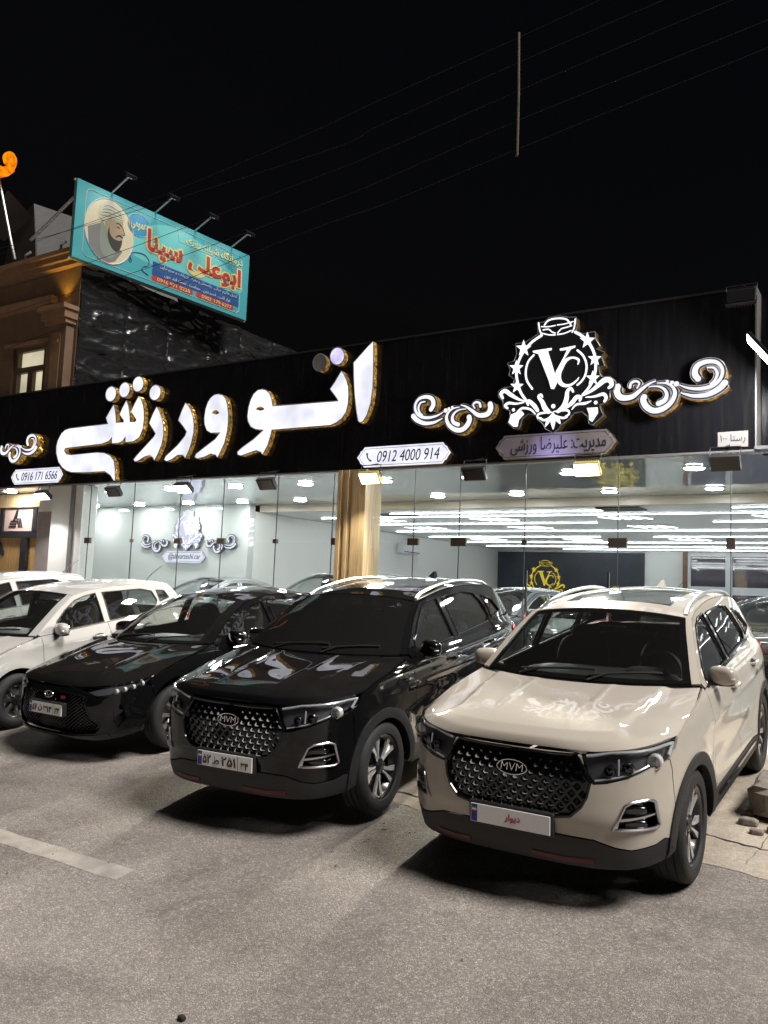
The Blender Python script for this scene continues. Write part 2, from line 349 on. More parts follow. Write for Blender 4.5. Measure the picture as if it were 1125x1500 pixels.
# ------------------------------------------------------------------ cars
# car coordinates: x to the right seen from the front, y backwards from the nose, z up
def prof(tab):
    c = catmull(tab, 16); return lambda z: np.interp(z, c[:, 0], c[:, 1])
def arc(yc, zc, r, a0, a1, n=14):
    return [(yc+r*math.cos(math.radians(a)), zc+r*math.sin(math.radians(a))) for a in np.linspace(a0, a1, n)]
class Car:
    def __init__(s, plan, fp, sp, rp, extra=None):
        c = catmull(plan, 24); l = np.r_[0, np.cumsum(np.linalg.norm(np.diff(c, axis=0), axis=1))]
        s.S = l[-1]; s.a = np.linspace(0, s.S, 900); s.X = np.interp(s.a, l, c[:, 0]); s.Y = np.interp(s.a, l, c[:, 1])
        tx, ty = np.gradient(s.X, s.a), np.gradient(s.Y, s.a); tx[0] = 1; ty[0] = 0; tx[-1] = -1; ty[-1] = 0
        k = np.ones(25)/25
        tx = np.convolve(np.pad(tx, 12, 'edge'), k, 'valid'); ty = np.convolve(np.pad(ty, 12, 'edge'), k, 'valid'); q = np.hypot(tx, ty)
        s.nx, s.ny = ty/q, -tx/q
        s.fp, s.sp, s.rp = prof(fp), prof(sp), prof(rp); s.extra = extra
        s.imax = int(np.argmax(s.X)); s.parts = []
    def belt(s, u, z, off=0.0):
        u = np.asarray(u, float); z = np.asarray(z, float); a = np.abs(u); sg = np.where(u < 0, -1., 1.)
        ov = a > s.S; a = np.where(ov, 2*s.S-a, a); sg = np.where(ov, -sg, sg)
        X, Y, nx, ny = (np.interp(a, s.a, q) for q in (s.X, s.Y, s.nx, s.ny))
        nx = np.where(a < .02, nx*a/.02, nx)
        i = np.clip(-ny, 0, 1)**2*s.fp(z)+nx**2*s.sp(z)+np.clip(ny, 0, 1)**2*s.rp(z)-off
        if s.extra is not None: i = i+s.extra(Y, z, nx**2)
        return np.stack([sg*(X-nx*i), Y-ny*i, z+0*i], -1)
    def fx(s, x): return math.copysign(float(np.interp(abs(x), s.X[:s.imax], s.a[:s.imax])), x)   # front: x -> s
    def sy(s, y): return float(np.interp(y, s.Y, s.a))                                              # side: y -> s
    def F(s, pts): return [(s.fx(p[0]), p[1]) if len(p) == 2 else (s.sy(p[1]), p[2]) for p in pts]  # (x, z) or ('y', y, z)
    def Sd(s, pts): return [(s.sy(p[0]), p[1]) for p in pts]
    def edge(s, yz): return np.array([s.belt(s.sy(y), z) for y, z in yz]).reshape(-1, 3)
    def patch(s, E, C, p=2.2, q=2.2, bump=None, lip=None, lipt=.35, n=10):
        """surface over (u = xhat, v = t in metres) between edge curve E [(y, z)] and centre curve C [(y, z)]"""
        E3 = s.edge(catmull(E, n)); C2 = catmull(C, n)
        def ap(A):
            l = np.r_[0, np.cumsum(np.linalg.norm(np.diff(A, axis=0), axis=1))]; return l/l[-1]
        te, tc_ = ap(E3), ap(C2); L = float(np.linalg.norm(np.diff(C2, axis=0), axis=1).sum())
        W = float(E3[:, 0].mean())
        def raw(xh, t):
            ex, ey, ez = (np.interp(t, te, E3[:, k]) for k in range(3)); cy, cz = (np.interp(t, tc_, C2[:, k]) for k in range(2))
            ax = np.abs(xh); z = cz+(ez-cz)*ax**q
            if bump is not None: z = z+bump(xh, t)
            return np.stack([xh*ex, cy+(ey-cy)*ax**p, z], -1)
        def surf(u, v, off=0.0):
            xh, t = u/W, np.clip(v/L, -.02, 1.02); P = raw(xh, t)
            if lip is not None:
                w = np.clip(1-t/lipt, 0, 1)**2; P = P+(lip(xh)-raw(xh, t*0))*w[..., None]
            P[..., 2] += off; return P
        surf.W, surf.L = W, L
        surf.poly = lambda x0, x1, t0, t1: [(x0*W, t0*L), (x1*W, t0*L), (x1*W, t1*L), (x0*W, t1*L)]
        return surf
    def part(s, name, me, m, parent=None): s.parts.append((name, me, m, parent)); return len(s.parts)-1
    def sides(s, name, poly, m, holes=(), parent=None, **k):
        a = s.part(name, panel(name, s.belt, poly, holes, **k), m, parent)
        b = s.part(name, panel(name, s.belt, poly, holes, mirror=True, **k), m, parent); return a, b
    def mid(s, name, right, m, holes=(), parent=None, **k):
        """outline given for the right half from top centre to bottom centre; mirrored"""
        L = [(-u, v) for u, v in reversed(right) if abs(u) > 1e-6]
        return s.part(name, panel(name, s.belt, right+L, holes, **k), m, parent)
    def both(s, name, fn, m, parents=(None, None)):
        r = []
        for sg, pa in zip((1, -1), parents):
            mb = MB(); fn(mb, sg); r.append(s.part(name, mb.build(name), m, pa))
        return r
def loop3(surf, poly, off, step=.03): 
    P = np.array(densify(poly, step)); return surf(P[:, 0], P[:, 1], off)
def wheel_meshes(r, w, rim_r, style):
    T = MB(); a = w/2; sh = .018
    T.lathe([(rim_r, -a*.8), (rim_r+.012, -a*.95), (r-.06, -a*1.02), (r-.03, -a*.98), (r-.010, -a*.86), (r-.002, -a*.72), (r, -a*.5), (r-.009, -a*.48), (r-.009, -a*.43), (r, -a*.41), (r, -a*.06), (r-.009, -a*.04), (r-.009, a*.04), (r, a*.06), (r, a*.41), (r-.009, a*.43), (r-.009, a*.48), (r, a*.5), (r-.002, a*.72), (r-.010, a*.86), (r-.03, a*.98), (r-.06, a*1.02), (rim_r+.012, a*.95), (rim_r, a*.8)], 56)
    for k in range(64):                                           # shoulder tread blocks
        th = 2*math.pi*k/64; c, s_ = math.cos(th), math.sin(th); t2 = th+.05; c2, s2 = math.cos(t2), math.sin(t2)
        v = [(x, rr*cc, rr*ss) for x in (a*.55, a*.90) for rr in (r-.012, r+.002 if x < a*.7 else r-.012) for cc, ss in ((c, s_), (c2, s2))]
        T.add(v, [(0, 1, 3, 2), (4, 6, 7, 5), (2, 3, 7, 6), (0, 2, 6, 4), (1, 5, 7, 3)])
    tyre = T.build('tyre')
    B = MB(); B.lathe([(rim_r-.012, -a*.8), (rim_r-.03, -a*.3), (rim_r-.05, a*.3), (rim_r-.028, a*.6), (rim_r-.012, a*.80), (rim_r+.004, a*.84), (rim_r+.004, a*.78)], 56)
    barrel = B.build('rim')
    D = MB(); D.lathe([(0, a*.02), (rim_r*.68, a*.02), (rim_r*.68, -a*.1)], 40); D.box(-a*.1, a*.25, rim_r*.25, rim_r*.62, -.07, .07, .01); disc = D.build('brake_disc')
    parts = []
    R1 = rim_r-.012
    def blade(poly, x0, x1, drop):
        n = len(poly); v = []; f = []
        cen = [sum(p[0] for p in poly)/n, sum(p[1] for p in poly)/n]
        for p in poly:
            rr = math.hypot(*p); v.append((x1-drop*(1-rr/R1), p[0], p[1]))
        for p in poly: q = (cen[0]+(p[0]-cen[0])*1.12, cen[1]+(p[1]-cen[1])*1.06); v.append((x0, q[0], q[1]))
        V, Tt = triangulate([tuple(p) for p in poly]); mp = {}
        f = [tuple(t) for t in Tt]
        A = sum(poly[i][0]*poly[(i+1) % n][1]-poly[(i+1) % n][0]*poly[i][1] for i in range(n))
        for i in range(n):
            j = (i+1) % n; q = (i, n+i, n+j, j); f.append(q if A > 0 else q[::-1])
        return v, f
    pol = lambda rr, deg: (rr*math.cos(math.radians(deg)), rr*math.sin(math.radians(deg)))
    def spk(k, n, outline, x0, x1, drop):
        b = MB(); p = [pol(rr, d+k*360/n) for rr, d in outline]; v, f = blade(p, x0, x1, drop); b.add(v, f); return b.build('spoke')
    if style == 'pinwheel':
        web = [(.045, -30), (.07, -24), (R1*.62, -15), (R1, -17), (R1, 21), (R1*.62, 15), (.07, 24), (.045, 30)]
        f1 = [(.052, -22), (R1*.55, -13), (R1*.99, -17), (R1*.99, -6.5), (R1*.55, -6), (.06, -6)]
        f2 = [(.06, 3), (R1*.55, 4), (R1*.80, 7.5), (R1*.99, 10), (R1*.99, 21), (R1*.6, 14.5), (.052, 24)]
        for k in range(5):
            parts.append(('spoke', spk(k, 5, web, a*.3, a*.56, .02), 'rim_dark'))
            parts.append(('spoke', spk(k, 5, f1, a*.5, a*.72, .022), 'rim_silver')); parts.append(('spoke', spk(k, 5, f2, a*.5, a*.72, .022), 'rim_silver'))
    else:
        for k in range(9 if style == 'multi' else 7):
            n = 9 if style == 'multi' else 7
            parts.append(('spoke', spk(k, n, [(.05, -17), (R1*.6, -7), (R1, -8.5), (R1, 8.5), (R1*.6, 7), (.05, 17)], a*.3, a*.66, .015), 'satin_silver'))
    H_ = MB(); H_.lathe([(0, a*.70), (.026, a*.695), (.032, a*.66), (.06, a*.62), (.064, a*.5)], 24)
    for k in range(5): p = pol(.047, k*72+36); H_.lathe([(0, a*.68), (.008, a*.67), (.009, a*.6)], 8, c=(0, p[0], p[1]))
    parts.append(('hub_cap', H_.build('hub_cap'), 'rim_dark'))
    return tyre, barrel, disc, parts
def add_wheels(c, yF, yR, r, w, xf, rim_r, style, ztop=.0):
    tyre, barrel, disc, sp = wheel_meshes(r, w, rim_r, style); c.wheels = []
    for y in (yF, yR):
        for sg in (1, -1): c.wheels.append((y, sg, xf-w/2, r, tyre, barrel, disc, sp))
def inner_shell(c, zb, yF, yR, ra, y0, y1, W):
    """dark liner behind the gaps, wheel wells and floor"""
    S = c.Sd
    poly = S([(y0, .26)]+[(yF-ra-.01, .26)]+arc(yF, c.zr, ra+.012, 180, 0)+[(yF+ra+.01, .26), (yR-ra-.01, .26)]+arc(yR, c.zr, ra+.012, 180, 0)+[(yR+ra+.01, .26), (y1, .26), (y1, zb(y1)-.03), ((y0+y1)/2, zb((y0+y1)/2)-.03), (1.3, zb(1.3)-.05), (y0+.25, zb(1.3)-.22), (y0, .6)])
    c.sides('inner_panel', poly, 'dark_inside', step=.08, gap=0, off=-.045, skirt=0)
    m = MB(); m.box(-W+.20, W-.20, .35, y1+.25, .26, .33)
    for y in (yF, yR):
        for sg in (1, -1):
            n = 16; v = []; f = []
            for k in range(n+1):
                a = math.pi*k/n
                for x in (W-.30, W-.035): v.append((sg*x, y+(ra+.02)*math.cos(a), c.zr+(ra+.02)*math.sin(a)))
            f = [(2*k, 2*k+1, 2*k+3, 2*k+2) for k in range(n)]+[tuple(2*k for k in range(n+1))]
            m.add(v, f)
    c.part('floor_pan', m.build('floor_pan'), 'dark_inside')
def interior(c, yd, zd, W, y_seat, ys2, zs, wheel=True):
    m = MB(); m.blob((0, yd+.22, zd-.13), (W*.80, .30, .13), 4, 32, 10); m.box(-.12, .12, yd+.3, yd+1.1, .35, zd-.35, .03); c.part('dashboard', m.build('dashboard'), 'dash_plastic')
    m = MB(); m.blob((.36, yd+.33, zd-.02), (.17, .10, .05), 3, 20, 8); c.part('instrument_hood', m.build('instrument_hood'), 'dash_plastic')
    tilt = Matrix.Rotation(math.radians(-25), 3, 'X')
    pts = [tilt @ Vector((.185*math.cos(a), 0, .185*math.sin(a)))+Vector((.36, yd+.62, zd-.07)) for a in np.linspace(0, 2*math.pi, 28, endpoint=False)]
    m = MB(); m.tube(pts, .016, 8, closed=True); m.blob((.36, yd+.63, zd-.08), (.075, .03, .06), 3, 16, 8)
    m.tube([pts[0], (.36, yd+.63, zd-.08), pts[14]], .012, 6); c.part('steering_wheel', m.build('steering_wheel'), 'dash_plastic')
    for x in (.36, -.36):
        m = MB(); m.blob((x, y_seat, .62), (.25, .27, .10), 3.5); r = Matrix.Rotation(math.radians(-14), 3, 'X')
        m.blob((x, y_seat+.32, .95), (.235, .085, .34), 3.5, rot=r); m.blob((x, y_seat+.42, zs), (.125, .055, .095), 3.2, rot=r); c.part('seat', m.build('seat'), 'seat_cloth')
    m = MB(); m.blob((0, ys2, .62), (.60, .26, .11), 4); m.blob((0, ys2+.32, .93), (.60, .09, .30), 4)
    for x in (-.38, 0, .38): m.blob((x, ys2+.38, zs-.06), (.12, .05, .08), 3)
    c.part('rear_seat', m.build('rear_seat'), 'seat_cloth')
    m = MB(); m.blob((0, yd+.62, zs+.15), (.12, .02, .035), 3, 16, 8); c.part('rear_view_mirror', m.build('rear_view_mirror'), 'gloss_black')
def mirrors(c, y, z, x, m='PAINT', s=1.0):
    def cap(mb, sg):
        mb.blob((sg*(x+.085*s), y+.02, z+.015*s), (.125*s, .075*s, .082*s), 2.8, 24, 14, rot=Matrix.Rotation(math.radians(-18*sg), 3, 'Z'))
    def base(mb, sg):
        mb.blob((sg*(x+.08*s), y+.03, z-.048*s), (.105*s, .06*s, .03*s), 3, 20, 10); mb.blob((sg*(x-.035), y-.005, z-.055*s), (.07*s, .045*s, .025*s), 2.6, 16, 8)
    def gl(mb, sg):
        r = Matrix.Rotation(math.radians(-14*sg), 3, 'Z'); mb.blob((sg*(x+.098*s), y+.085*s, z+.012*s), (.095*s, .008, .062*s), 4, 20, 8, rot=r)
    a = c.both('side_mirror', cap, m); c.both('mirror_base', base, 'black_plastic', a); c.both('mirror_glass', gl, 'chrome', a)
    c.both('turn_signal', lambda mb, sg: mb.blob((sg*(x+.17*s), y-.022, z+.0), (.03*s, .035*s, .008), 3, 12, 6), 'reflector', a)
def door_handle(c, y, z, parents, m='PAINT'):
    def h(mb, sg):
        P = [c.belt(c.sy(y+d), z+e, o)*np.array([sg, 1, 1]) for d, e, o in ((-.105, 0, -.005), (-.085, .003, .03), (-.03, .006, .042), (.04, .006, .042), (.085, .003, .03), (.105, 0, -.005))]
        mb.tube(P, [.010, .014, .015, .015, .014, .010], 8)
    c.both('door_handle', h, m, parents)
    def cup(mb, sg):
        P = [c.belt(c.sy(y+.09*math.cos(a)), z+.032*math.sin(a)-.002, .0015)*np.array([sg, 1, 1]) for a in np.linspace(0, 2*math.pi, 20, endpoint=False)]
        f = tuple(range(20)); mb.add(P, [f if sg > 0 else f[::-1]])
    c.both('handle_recess', cup, 'dark_inside', parents)
def wipers(c, surf, xs):
    for x0, x1, t in xs:
        m = MB(); P = []
        for k in np.linspace(0, 1, 9):
            q = surf(np.array([(x0+(x1-x0)*k)*surf.W]), np.array([(t+.05*math.sin(k*math.pi*.6)+.02*k)*surf.L]), .018)[0]; P.append(q)
        m.tube(P, .009, 6); q = surf(np.array([x0*surf.W]), np.array([-.0*surf.L]), .01)[0]; m.tube([q, P[2]], .012, 6); c.part('wiper', m.build('wiper'), 'black_plastic')
def plate_holder(c, z, y, tilt): c.plate = (z, y, tilt)

def make_suv():
    def extra(y, z, ws):
        zc = .905+.022*(y-1.5)
        k = -.016*np.exp(-np.abs(z-zc)/.035)*np.clip((y-.9)/.4, 0, 1)*np.clip((3.9-y)/.3, 0, 1)
        k = k+.022*np.exp(-((z-.60)/.10)**2)*np.clip((y-1.25)/.3, 0, 1)*np.clip((3.15-y)/.3, 0, 1)
        for yc in (.852, 3.52): k = k-.018*np.exp(-((np.hypot(y-yc, z-.352)-.44)/.09)**2)*np.where(z > .3, 1, 0)
        return k*ws
    c = Car([(0, .035), (.2, .038), (.38, .05), (.55, .085), (.69, .155), (.785, .27), (.85, .44), (.89, .68), (.91, 1.05), (.915, 1.6), (.915, 2.4), (.913, 3.1), (.902, 3.6), (.868, 3.95), (.79, 4.16), (.6, 4.27), (.3, 4.315), (0, 4.325)],
            [(.1, .16), (.2, .10), (.27, .045), (.36, .025), (.46, .02), (.55, .0), (.66, .012), (.76, .03), (.86, .055), (.93, .085), (1.0, .16), (1.1, .3)],
            [(.1, .12), (.2, .06), (.3, .018), (.42, .0), (.55, .0), (.7, .004), (.85, .006), (.95, .012), (1.02, .024), (1.08, .045), (1.13, .08), (1.2, .115), (1.35, .185), (1.5, .262), (1.58, .31), (1.66, .37)],
            [(.1, .2), (.25, .08), (.4, .0), (.55, .0), (.7, .03), (.85, .04), (1.0, .06), (1.15, .11), (1.3, .2), (1.45, .33), (1.6, .5), (1.7, .6)], extra)
    c.zr = .352; yF, yR, ra = .852, 3.52, .455; F, S = c.F, c.Sd
    zb = lambda y: 1.105+.045*(y-1.4)
    Eh = [(.585, .975), (.8, 1.028), (1.05, 1.07), (1.25, 1.105), (1.395, 1.128)]
    Ea = [(1.40, 1.135), (1.6, 1.285), (1.8, 1.42), (1.98, 1.512)]
    Er = [(1.99, 1.518), (2.2, 1.552), (2.6, 1.583), (3.0, 1.588), (3.4, 1.565), (3.72, 1.53), (3.95, 1.475)]
    Et = [(3.97, 1.465), (4.08, 1.32), (4.15, 1.18)]
    hz = lambda x: .918+.05*np.clip((np.abs(x)-.30)/.45, 0, 1)**1.3
    # --- top surfaces
    def lip(xh):
        s_end = c.sy(.585); a = np.abs(xh); u = s_end*(a**.8)*np.sign(xh); z = .920+.055*np.clip((a-.36)/.5, 0, 1)
        return c.belt(u, z, 0.0)
    def hb(xh, t):
        e = .60+.17*t; r = np.clip((e+.035-np.abs(xh))/.07, 0, 1); r = r*r*(3-2*r)
        return .017*r*np.clip((t-.05)/.10, 0, 1)+.007*np.exp(-np.abs(np.abs(xh)-.27-.08*t)/.035)*np.clip(t*4-.6, 0, 1)
    hood = c.patch(Eh, [(.078, .918), (.088, .945), (.105, .972), (.125, .984), (.20, 1.004), (.36, 1.034), (.65, 1.068), (.95, 1.097), (1.17, 1.115)], 2.4, 2.6, hb, lip, .30)
    c.part('hood', panel('hood', hood, hood.poly(-.995, .995, .012, .975), step=.03, gap=.003), 'PAINT')
    cowl = c.patch([(1.36, 1.118), (1.44, 1.125)], [(1.14, 1.098), (1.235, 1.128)], 2.4, 2.6)
    c.part('cowl', panel('cowl', cowl, cowl.poly(-.93, .93, 0, 1), step=.05, skirt=0), 'black_plastic')
    ws = c.patch(Ea, [(1.20, 1.128), (1.47, 1.315), (1.73, 1.475), (1.935, 1.572)], 2.6, 2.4)
    c.part('windshield', panel('windshield', ws, ws.poly(-.93, .93, .01, .985), step=.05, gap=0, off=.004, skirt=.006), 'GLASS')
    # black ceramic border behind the glass edge
    fr = ws.poly(-.93, .93, 0, 1); c.part('windshield_border', panel('windshield_border', ws, fr, [ws.poly(-.87, .87, .075, .935)], step=.05, gap=0, off=-.004, skirt=0), 'gloss_black')
    for x0, x1 in ((.93, 1.0), (-1.0, -.93)): c.part('roof_pillar', panel('roof_pillar', ws, ws.poly(x0, x1, 0, 1), step=.03, gap=.002, off=.008), 'PAINT')
    roof = c.patch(Er, [(1.935, 1.574), (2.2, 1.616), (2.6, 1.646), (3.0, 1.65), (3.4, 1.632), (3.8, 1.585), (4.03, 1.54)], 2.6, 2.4)
    srf = roof.poly(-.70, .70, .12, .60)
    rp_ = c.part('roof', panel('roof', roof, roof.poly(-1, 1, .0, 1), [srf], step=.04), 'PAINT')
    c.part('sunroof', panel('sunroof', roof, srf, step=.05, gap=.004, off=-.003), 'lens_dark', rp_)
    tg = c.patch(Et, [(4.05, 1.53), (4.16, 1.36), (4.225, 1.2)], 2.4, 2.2)
    c.part('rear_window', panel('rear_window', tg, tg.poly(-.93, .93, .05, 1), step=.06), 'dark_glass')
    m = MB(); m.add([(-.03, 3.52, 1.605), (.03, 3.52, 1.605), (.032, 3.70, 1.598), (-.032, 3.70, 1.598), (-.006, 3.655, 1.672), (.006, 3.655, 1.672), (.010, 3.70, 1.672), (-.010, 3.70, 1.672)], [(0, 1, 5, 4), (1, 2, 6, 5), (2, 3, 7, 6), (3, 0, 4, 7), (4, 5, 6, 7)]); c.part('antenna_fin', m.build('antenna_fin'), 'PAINT')
    for sg in (1, -1):
        m = MB(); ts = np.linspace(.03, .93, 16); P = roof(np.full(16, sg*.925*roof.W), ts*roof.L, .0); P[:, 2] += .034*np.sin(np.linspace(0, math.pi, 16))**.35+.002
        m.tube(P, .016, 8); c.part('roof_rail', m.build('roof_rail'), 'RAIL', rp_)
    # --- nose
    grille = [(0, .908), (.22, .908), (.36, .913), (.405, .915), (.452, .84), (.49, .765), (.468, .68), (.435, .62), (.37, .56), (.25, .538), (0, .53)]
    hl = F([(.415, .905), (.50, .925), (.62, .945), ('y', .30, .965), ('y', .44, .974), ('y', .578, .970), ('y', .52, .91), ('y', .455, .868), (.80, .850), (.70, .805), (.58, .772), (.50, .762), (.47, .80), (.452, .845)])
    fog = F([(.60, .506), (.665, .648), (.70, .668), (.775, .675), (.80, .655), (.812, .515), (.795, .498)])
    gr = F(grille); grf = gr+[(-u, v) for u, v in reversed(gr) if abs(u) > 1e-6]
    aF = arc(yF, c.zr, ra, 148, 172, 6)                                   # front wheel opening, from seam down
    bumper = F([(0, .918), (.38, .922), (.43, .915)])+F([(.452, .842), (.47, .797), (.50, .758), (.58, .768), (.70, .801), (.80, .846), ('y', .455, .864)])+S([(.475, .80)]+aF)+F([('y', .36, .425), (.80, .40), (.70, .385), (.62, .40), (.50, .437), (.30, .445), (0, .445)])
    fl = [(-u, v) for u, v in reversed(fog)]
    c.mid('front_bumper', bumper, 'PAINT', [grf, fog, fl], step=.03)
    g = c.part('grille', panel('grille', c.belt, grf, step=.05, gap=.0, off=-.03, skirt=0), 'gloss_black')
    c.part('grille_frame', MB().tube(loop3(c.belt, shrink(grf, .004), -.004), .009, 6, closed=True).build('grille_frame'), 'gloss_black', g)
    # gem studs
    st = MB(); w_, h_ = .5, .5
    st.add([(-.5, 0, 0), (0, 0, -.5), (.5, 0, 0), (0, 0, .5), (-.16, -.62, .05), (0, -.62, -.12), (.16, -.62, .05), (0, -.62, .22)], [(0, 1, 5, 4), (1, 2, 6, 5), (2, 3, 7, 6), (3, 0, 4, 7), (4, 5, 6, 7)])
    stud = st.build('stud'); c.studs = []
    rows = np.arange(.560, .905, .0415); gp = np.array(shrink(grf, .018))
    for r_, z in enumerate(rows):
        for i in range(-8, 9):
            x = (i+.5*(r_ % 2))*.067
            if abs(x) > .47: continue
            u = c.fx(x) if x else 0.0
            if not pip(np.array([[u, z]]), gp)[0]: continue
            if (x/.115)**2+((z-.80)/.062)**2 < 1: continue
            p = c.belt(u, z, -.03); n = c.belt(u, z, .0)-p; k = .046+.012*(rows[-1]-z)/.34
            c.studs.append((p, math.atan2(n[0], -n[1]), k, stud))
    c.stud_parent = g
    ring = [c.belt(c.fx(.098*math.cos(a)) if abs(math.cos(a)) > 1e-3 else 0.0, .80+.042*math.sin(a), .012) for a in np.linspace(0, 2*math.pi, 40, endpoint=False)]
    eb = c.part('emblem', MB().tube(ring, .0065, 8, closed=True).build('emblem'), 'chrome', g)
    c.emblem = ('MVM', .15, .80, .02, g)
    m = MB(); m.add([c.belt(c.fx(.094*math.cos(a)) if abs(math.cos(a)) > 1e-3 else 0.0, .80+.038*math.sin(a), .008) for a in np.linspace(0, 2*math.pi, 32, endpoint=False)], [tuple(range(32))]); c.part('emblem_backing', m.build('emblem_backing'), 'gloss_black', g)
    # headlights: recessed black bowl, reflectors, clear lens
    bw = c.sides('headlight', hl, 'lamp_bowl', step=.04, gap=.001, off=-.045, skirt=0)
    c.sides('lens', hl, 'lens_glass', step=.03, gap=.003, off=.003, skirt=.012) if False else None
    for k, sg in enumerate((1, -1)):
        c.part('lens', panel('lens', c.belt, hl, step=.03, gap=.003, off=.003, skirt=.012, mirror=sg < 0), 'lens_glass', bw[k])
        for (t, z, rr) in ((('y', .33), .872, .036), ((.70,), .848, .030), ((.60,), .835, .026)):
            u = c.sy(t[1]) if t[0] == 'y' else c.fx(t[0]); p = c.belt(u, z, -.012)*np.array([sg, 1, 1])
            b = MB(); b.lathe([(rr*1.25, .02), (rr*1.2, -.018), (rr, -.022), (rr*.95, -.008), (0, -.016)], 20, 'y', c=tuple(p)); c.part('projector', b.build('projector'), 'reflector' if rr > .03 else 'lens_dark', bw[k])
        Lp = [c.belt(u, v, -.015)*np.array([sg, 1, 1]) for u, v in densify(F([(.46, .905), (.62, .932), ('y', .44, .947), ('y', .54, .945), ('y', .47, .885)]), .03, False)]
        c.part('light_strip', MB().tube(Lp, .010, 6).build('light_strip'), 'reflector', bw[k])
        Lp = [c.belt(u, v, -.012)*np.array([sg, 1, 1]) for u, v in densify(F([(.51, .775), (.66, .803), (.79, .855)]), .03, False)]
        c.part('light_strip', MB().tube(Lp, .006, 6).build('light_strip'), 'reflector', bw[k])
        Lp = [c.belt(u, v, -.012)*np.array([sg, 1, 1]) for u, v in densify(F([(.655, .90), (.648, .81)]), .02, False)]
        c.part('light_strip', MB().tube(Lp, .006, 6).build('light_strip'), 'reflector', bw[k])
    fg = c.sides('fog_light_pocket', fog, 'gloss_black', step=.04, gap=0, off=-.05, skirt=0)
    for k, sg in enumerate((1, -1)):
        P = loop3(c.belt, shrink(fog, .004), .004)*np.array([sg, 1, 1]); c.part('fog_light_frame', MB().tube(P, .010, 8, closed=True).build('fog_light_frame'), 'satin_silver', fg[k])
        Q = F([(.60, .508), (.625, .57), (.80, .585), (.80, .575), (.64, .556), (.63, .515)])
        c.part('fog_light_blade', panel('fog_light_blade', c.belt, Q, step=.04, gap=0, off=-.002, skirt=.03, mirror=sg < 0), 'satin_silver', fg[k])
        for zc in (.535, .615): 
            b = MB(); q = c.belt(c.fx(.725), zc, -.02)*np.array([sg, 1, 1]); b.blob(tuple(q), (.066, .02, .022), 4, 16, 8, rot=Matrix.Rotation(math.radians(32*sg), 3, 'Z')); c.part('fog_lamp', b.build('fog_lamp'), 'lens_dark', fg[k])
    # dark lower bumper
    low = F([(0, .441), (.30, .441), (.50, .433), (.62, .396), (.70, .381), (.80, .396), ('y', .36, .421)])+S(arc(yF, c.zr, ra-.0, 171, 186, 4))+F([('y', .43, .275), (.72, .262), (.50, .256), (0, .256)])
    lc = c.mid('bumper_cladding', low, 'black_plastic', step=.04)
    for x0, x1 in ((-.56, -.30), (.12, .50)):
        Q = F([(x0, .318), ((x0+x1)/2, .312), (x1, .318), (x1, .290), ((x0+x1)/2, .282), (x0, .292)]); c.part('accent_strip', panel('accent_strip', c.belt, Q, step=.04, gap=0, off=.006, skirt=.01), 'accent_red', lc)
    plate_holder(c, .497, .012, 4)
    m = MB(); m.box(-.275, .275, .017, .055, .425, .568, .008); c.part('plate_bracket', m.build('plate_bracket'), 'black_plastic')
    # --- flanks
    y1, y2, y3 = 1.40, 2.42, 3.30; zs = .43
    za = c.zr+math.sqrt(ra**2-(yR-y3)**2); aS = math.degrees(math.asin((zs-c.zr)/ra))
    fender = S([(.590, .968), (.70, .998), (.8, 1.021), (1.05, 1.063), (1.25, 1.098), (y1, 1.122), (y1, zb(y1)-.05), (y1, zs)]+arc(yF, c.zr, ra, aS, 148, 20)+[(.478, .80), (.46, .866), (.53, .905)])
    c.sides('front_fender', fender, 'PAINT', step=.03)
    d1 = c.sides('front_door', S([(y1, zs), (y2, zs), (y2, zb(y2)), (1.9, zb(1.9)), (y1, zb(y1))]), 'PAINT', step=.035)
    d2 = c.sides('rear_door', S([(y2, zs)]+[(yR-ra*math.cos(math.radians(aS)), zs)]+arc(yR, c.zr, ra, 180-aS, math.degrees(math.acos((y3-yR)/ra)), 9)+[(y3+.05, zb(y3)), (2.9, zb(2.9)), (y2, zb(y2))]), 'PAINT', step=.035)
    q = c.sides('quarter_panel', S([(y3, za+.003)]+arc(yR, c.zr, ra, math.degrees(math.acos((y3-yR)/ra)), aS, 16)[1:]+[(4.0, zs), (4.06, .8), (4.06, 1.05), (4.12, 1.19), (3.7, zb(3.7)), (y3+.05, zb(y3))]), 'PAINT', step=.035)
    c.sides('sill_cladding', S([(yF+ra*math.cos(math.radians(aS)), zs), (yF+ra+.004, .26), (yR-ra-.004, .26), (yR-ra*math.cos(math.radians(aS)), zs)]), 'black_plastic', step=.06, off=.008)
    c.sides('sill_molding', S([(1.45, .395), (3.0, .395), (2.95, .36), (1.5, .36)]), 'gloss_black', step=.08, off=.014)
    for yc in (yF, yR): c.sides('wheel_arch_trim', S(arc(yc, c.zr, ra+.006, -8, 188, 30)+arc(yc, c.zr, ra-.075, 188, -8, 30)), 'black_plastic', step=.035, gap=0, off=.012, skirt=.05)
    # greenhouse
    up = [(1.42, 1.148), (1.6, 1.283), (1.8, 1.417), (1.98, 1.508), (2.2, 1.548), (2.6, 1.579), (3.0, 1.584), (3.4, 1.561), (3.72, 1.526), (3.95, 1.470), (4.08, 1.32), (4.15, 1.19)]
    w1 = [(1.54, zb(1.54)+.015), (2.37, zb(2.37)+.015), (2.35, 1.522), (2.15, 1.510), (1.98, 1.465), (1.80, 1.362), (1.62, 1.228)]
    w2 = [(2.48, zb(2.48)+.015), (3.28, zb(3.28)+.015), (3.36, 1.26), (3.30, 1.42), (3.22, 1.495), (3.0, 1.522), (2.46, 1.518)]
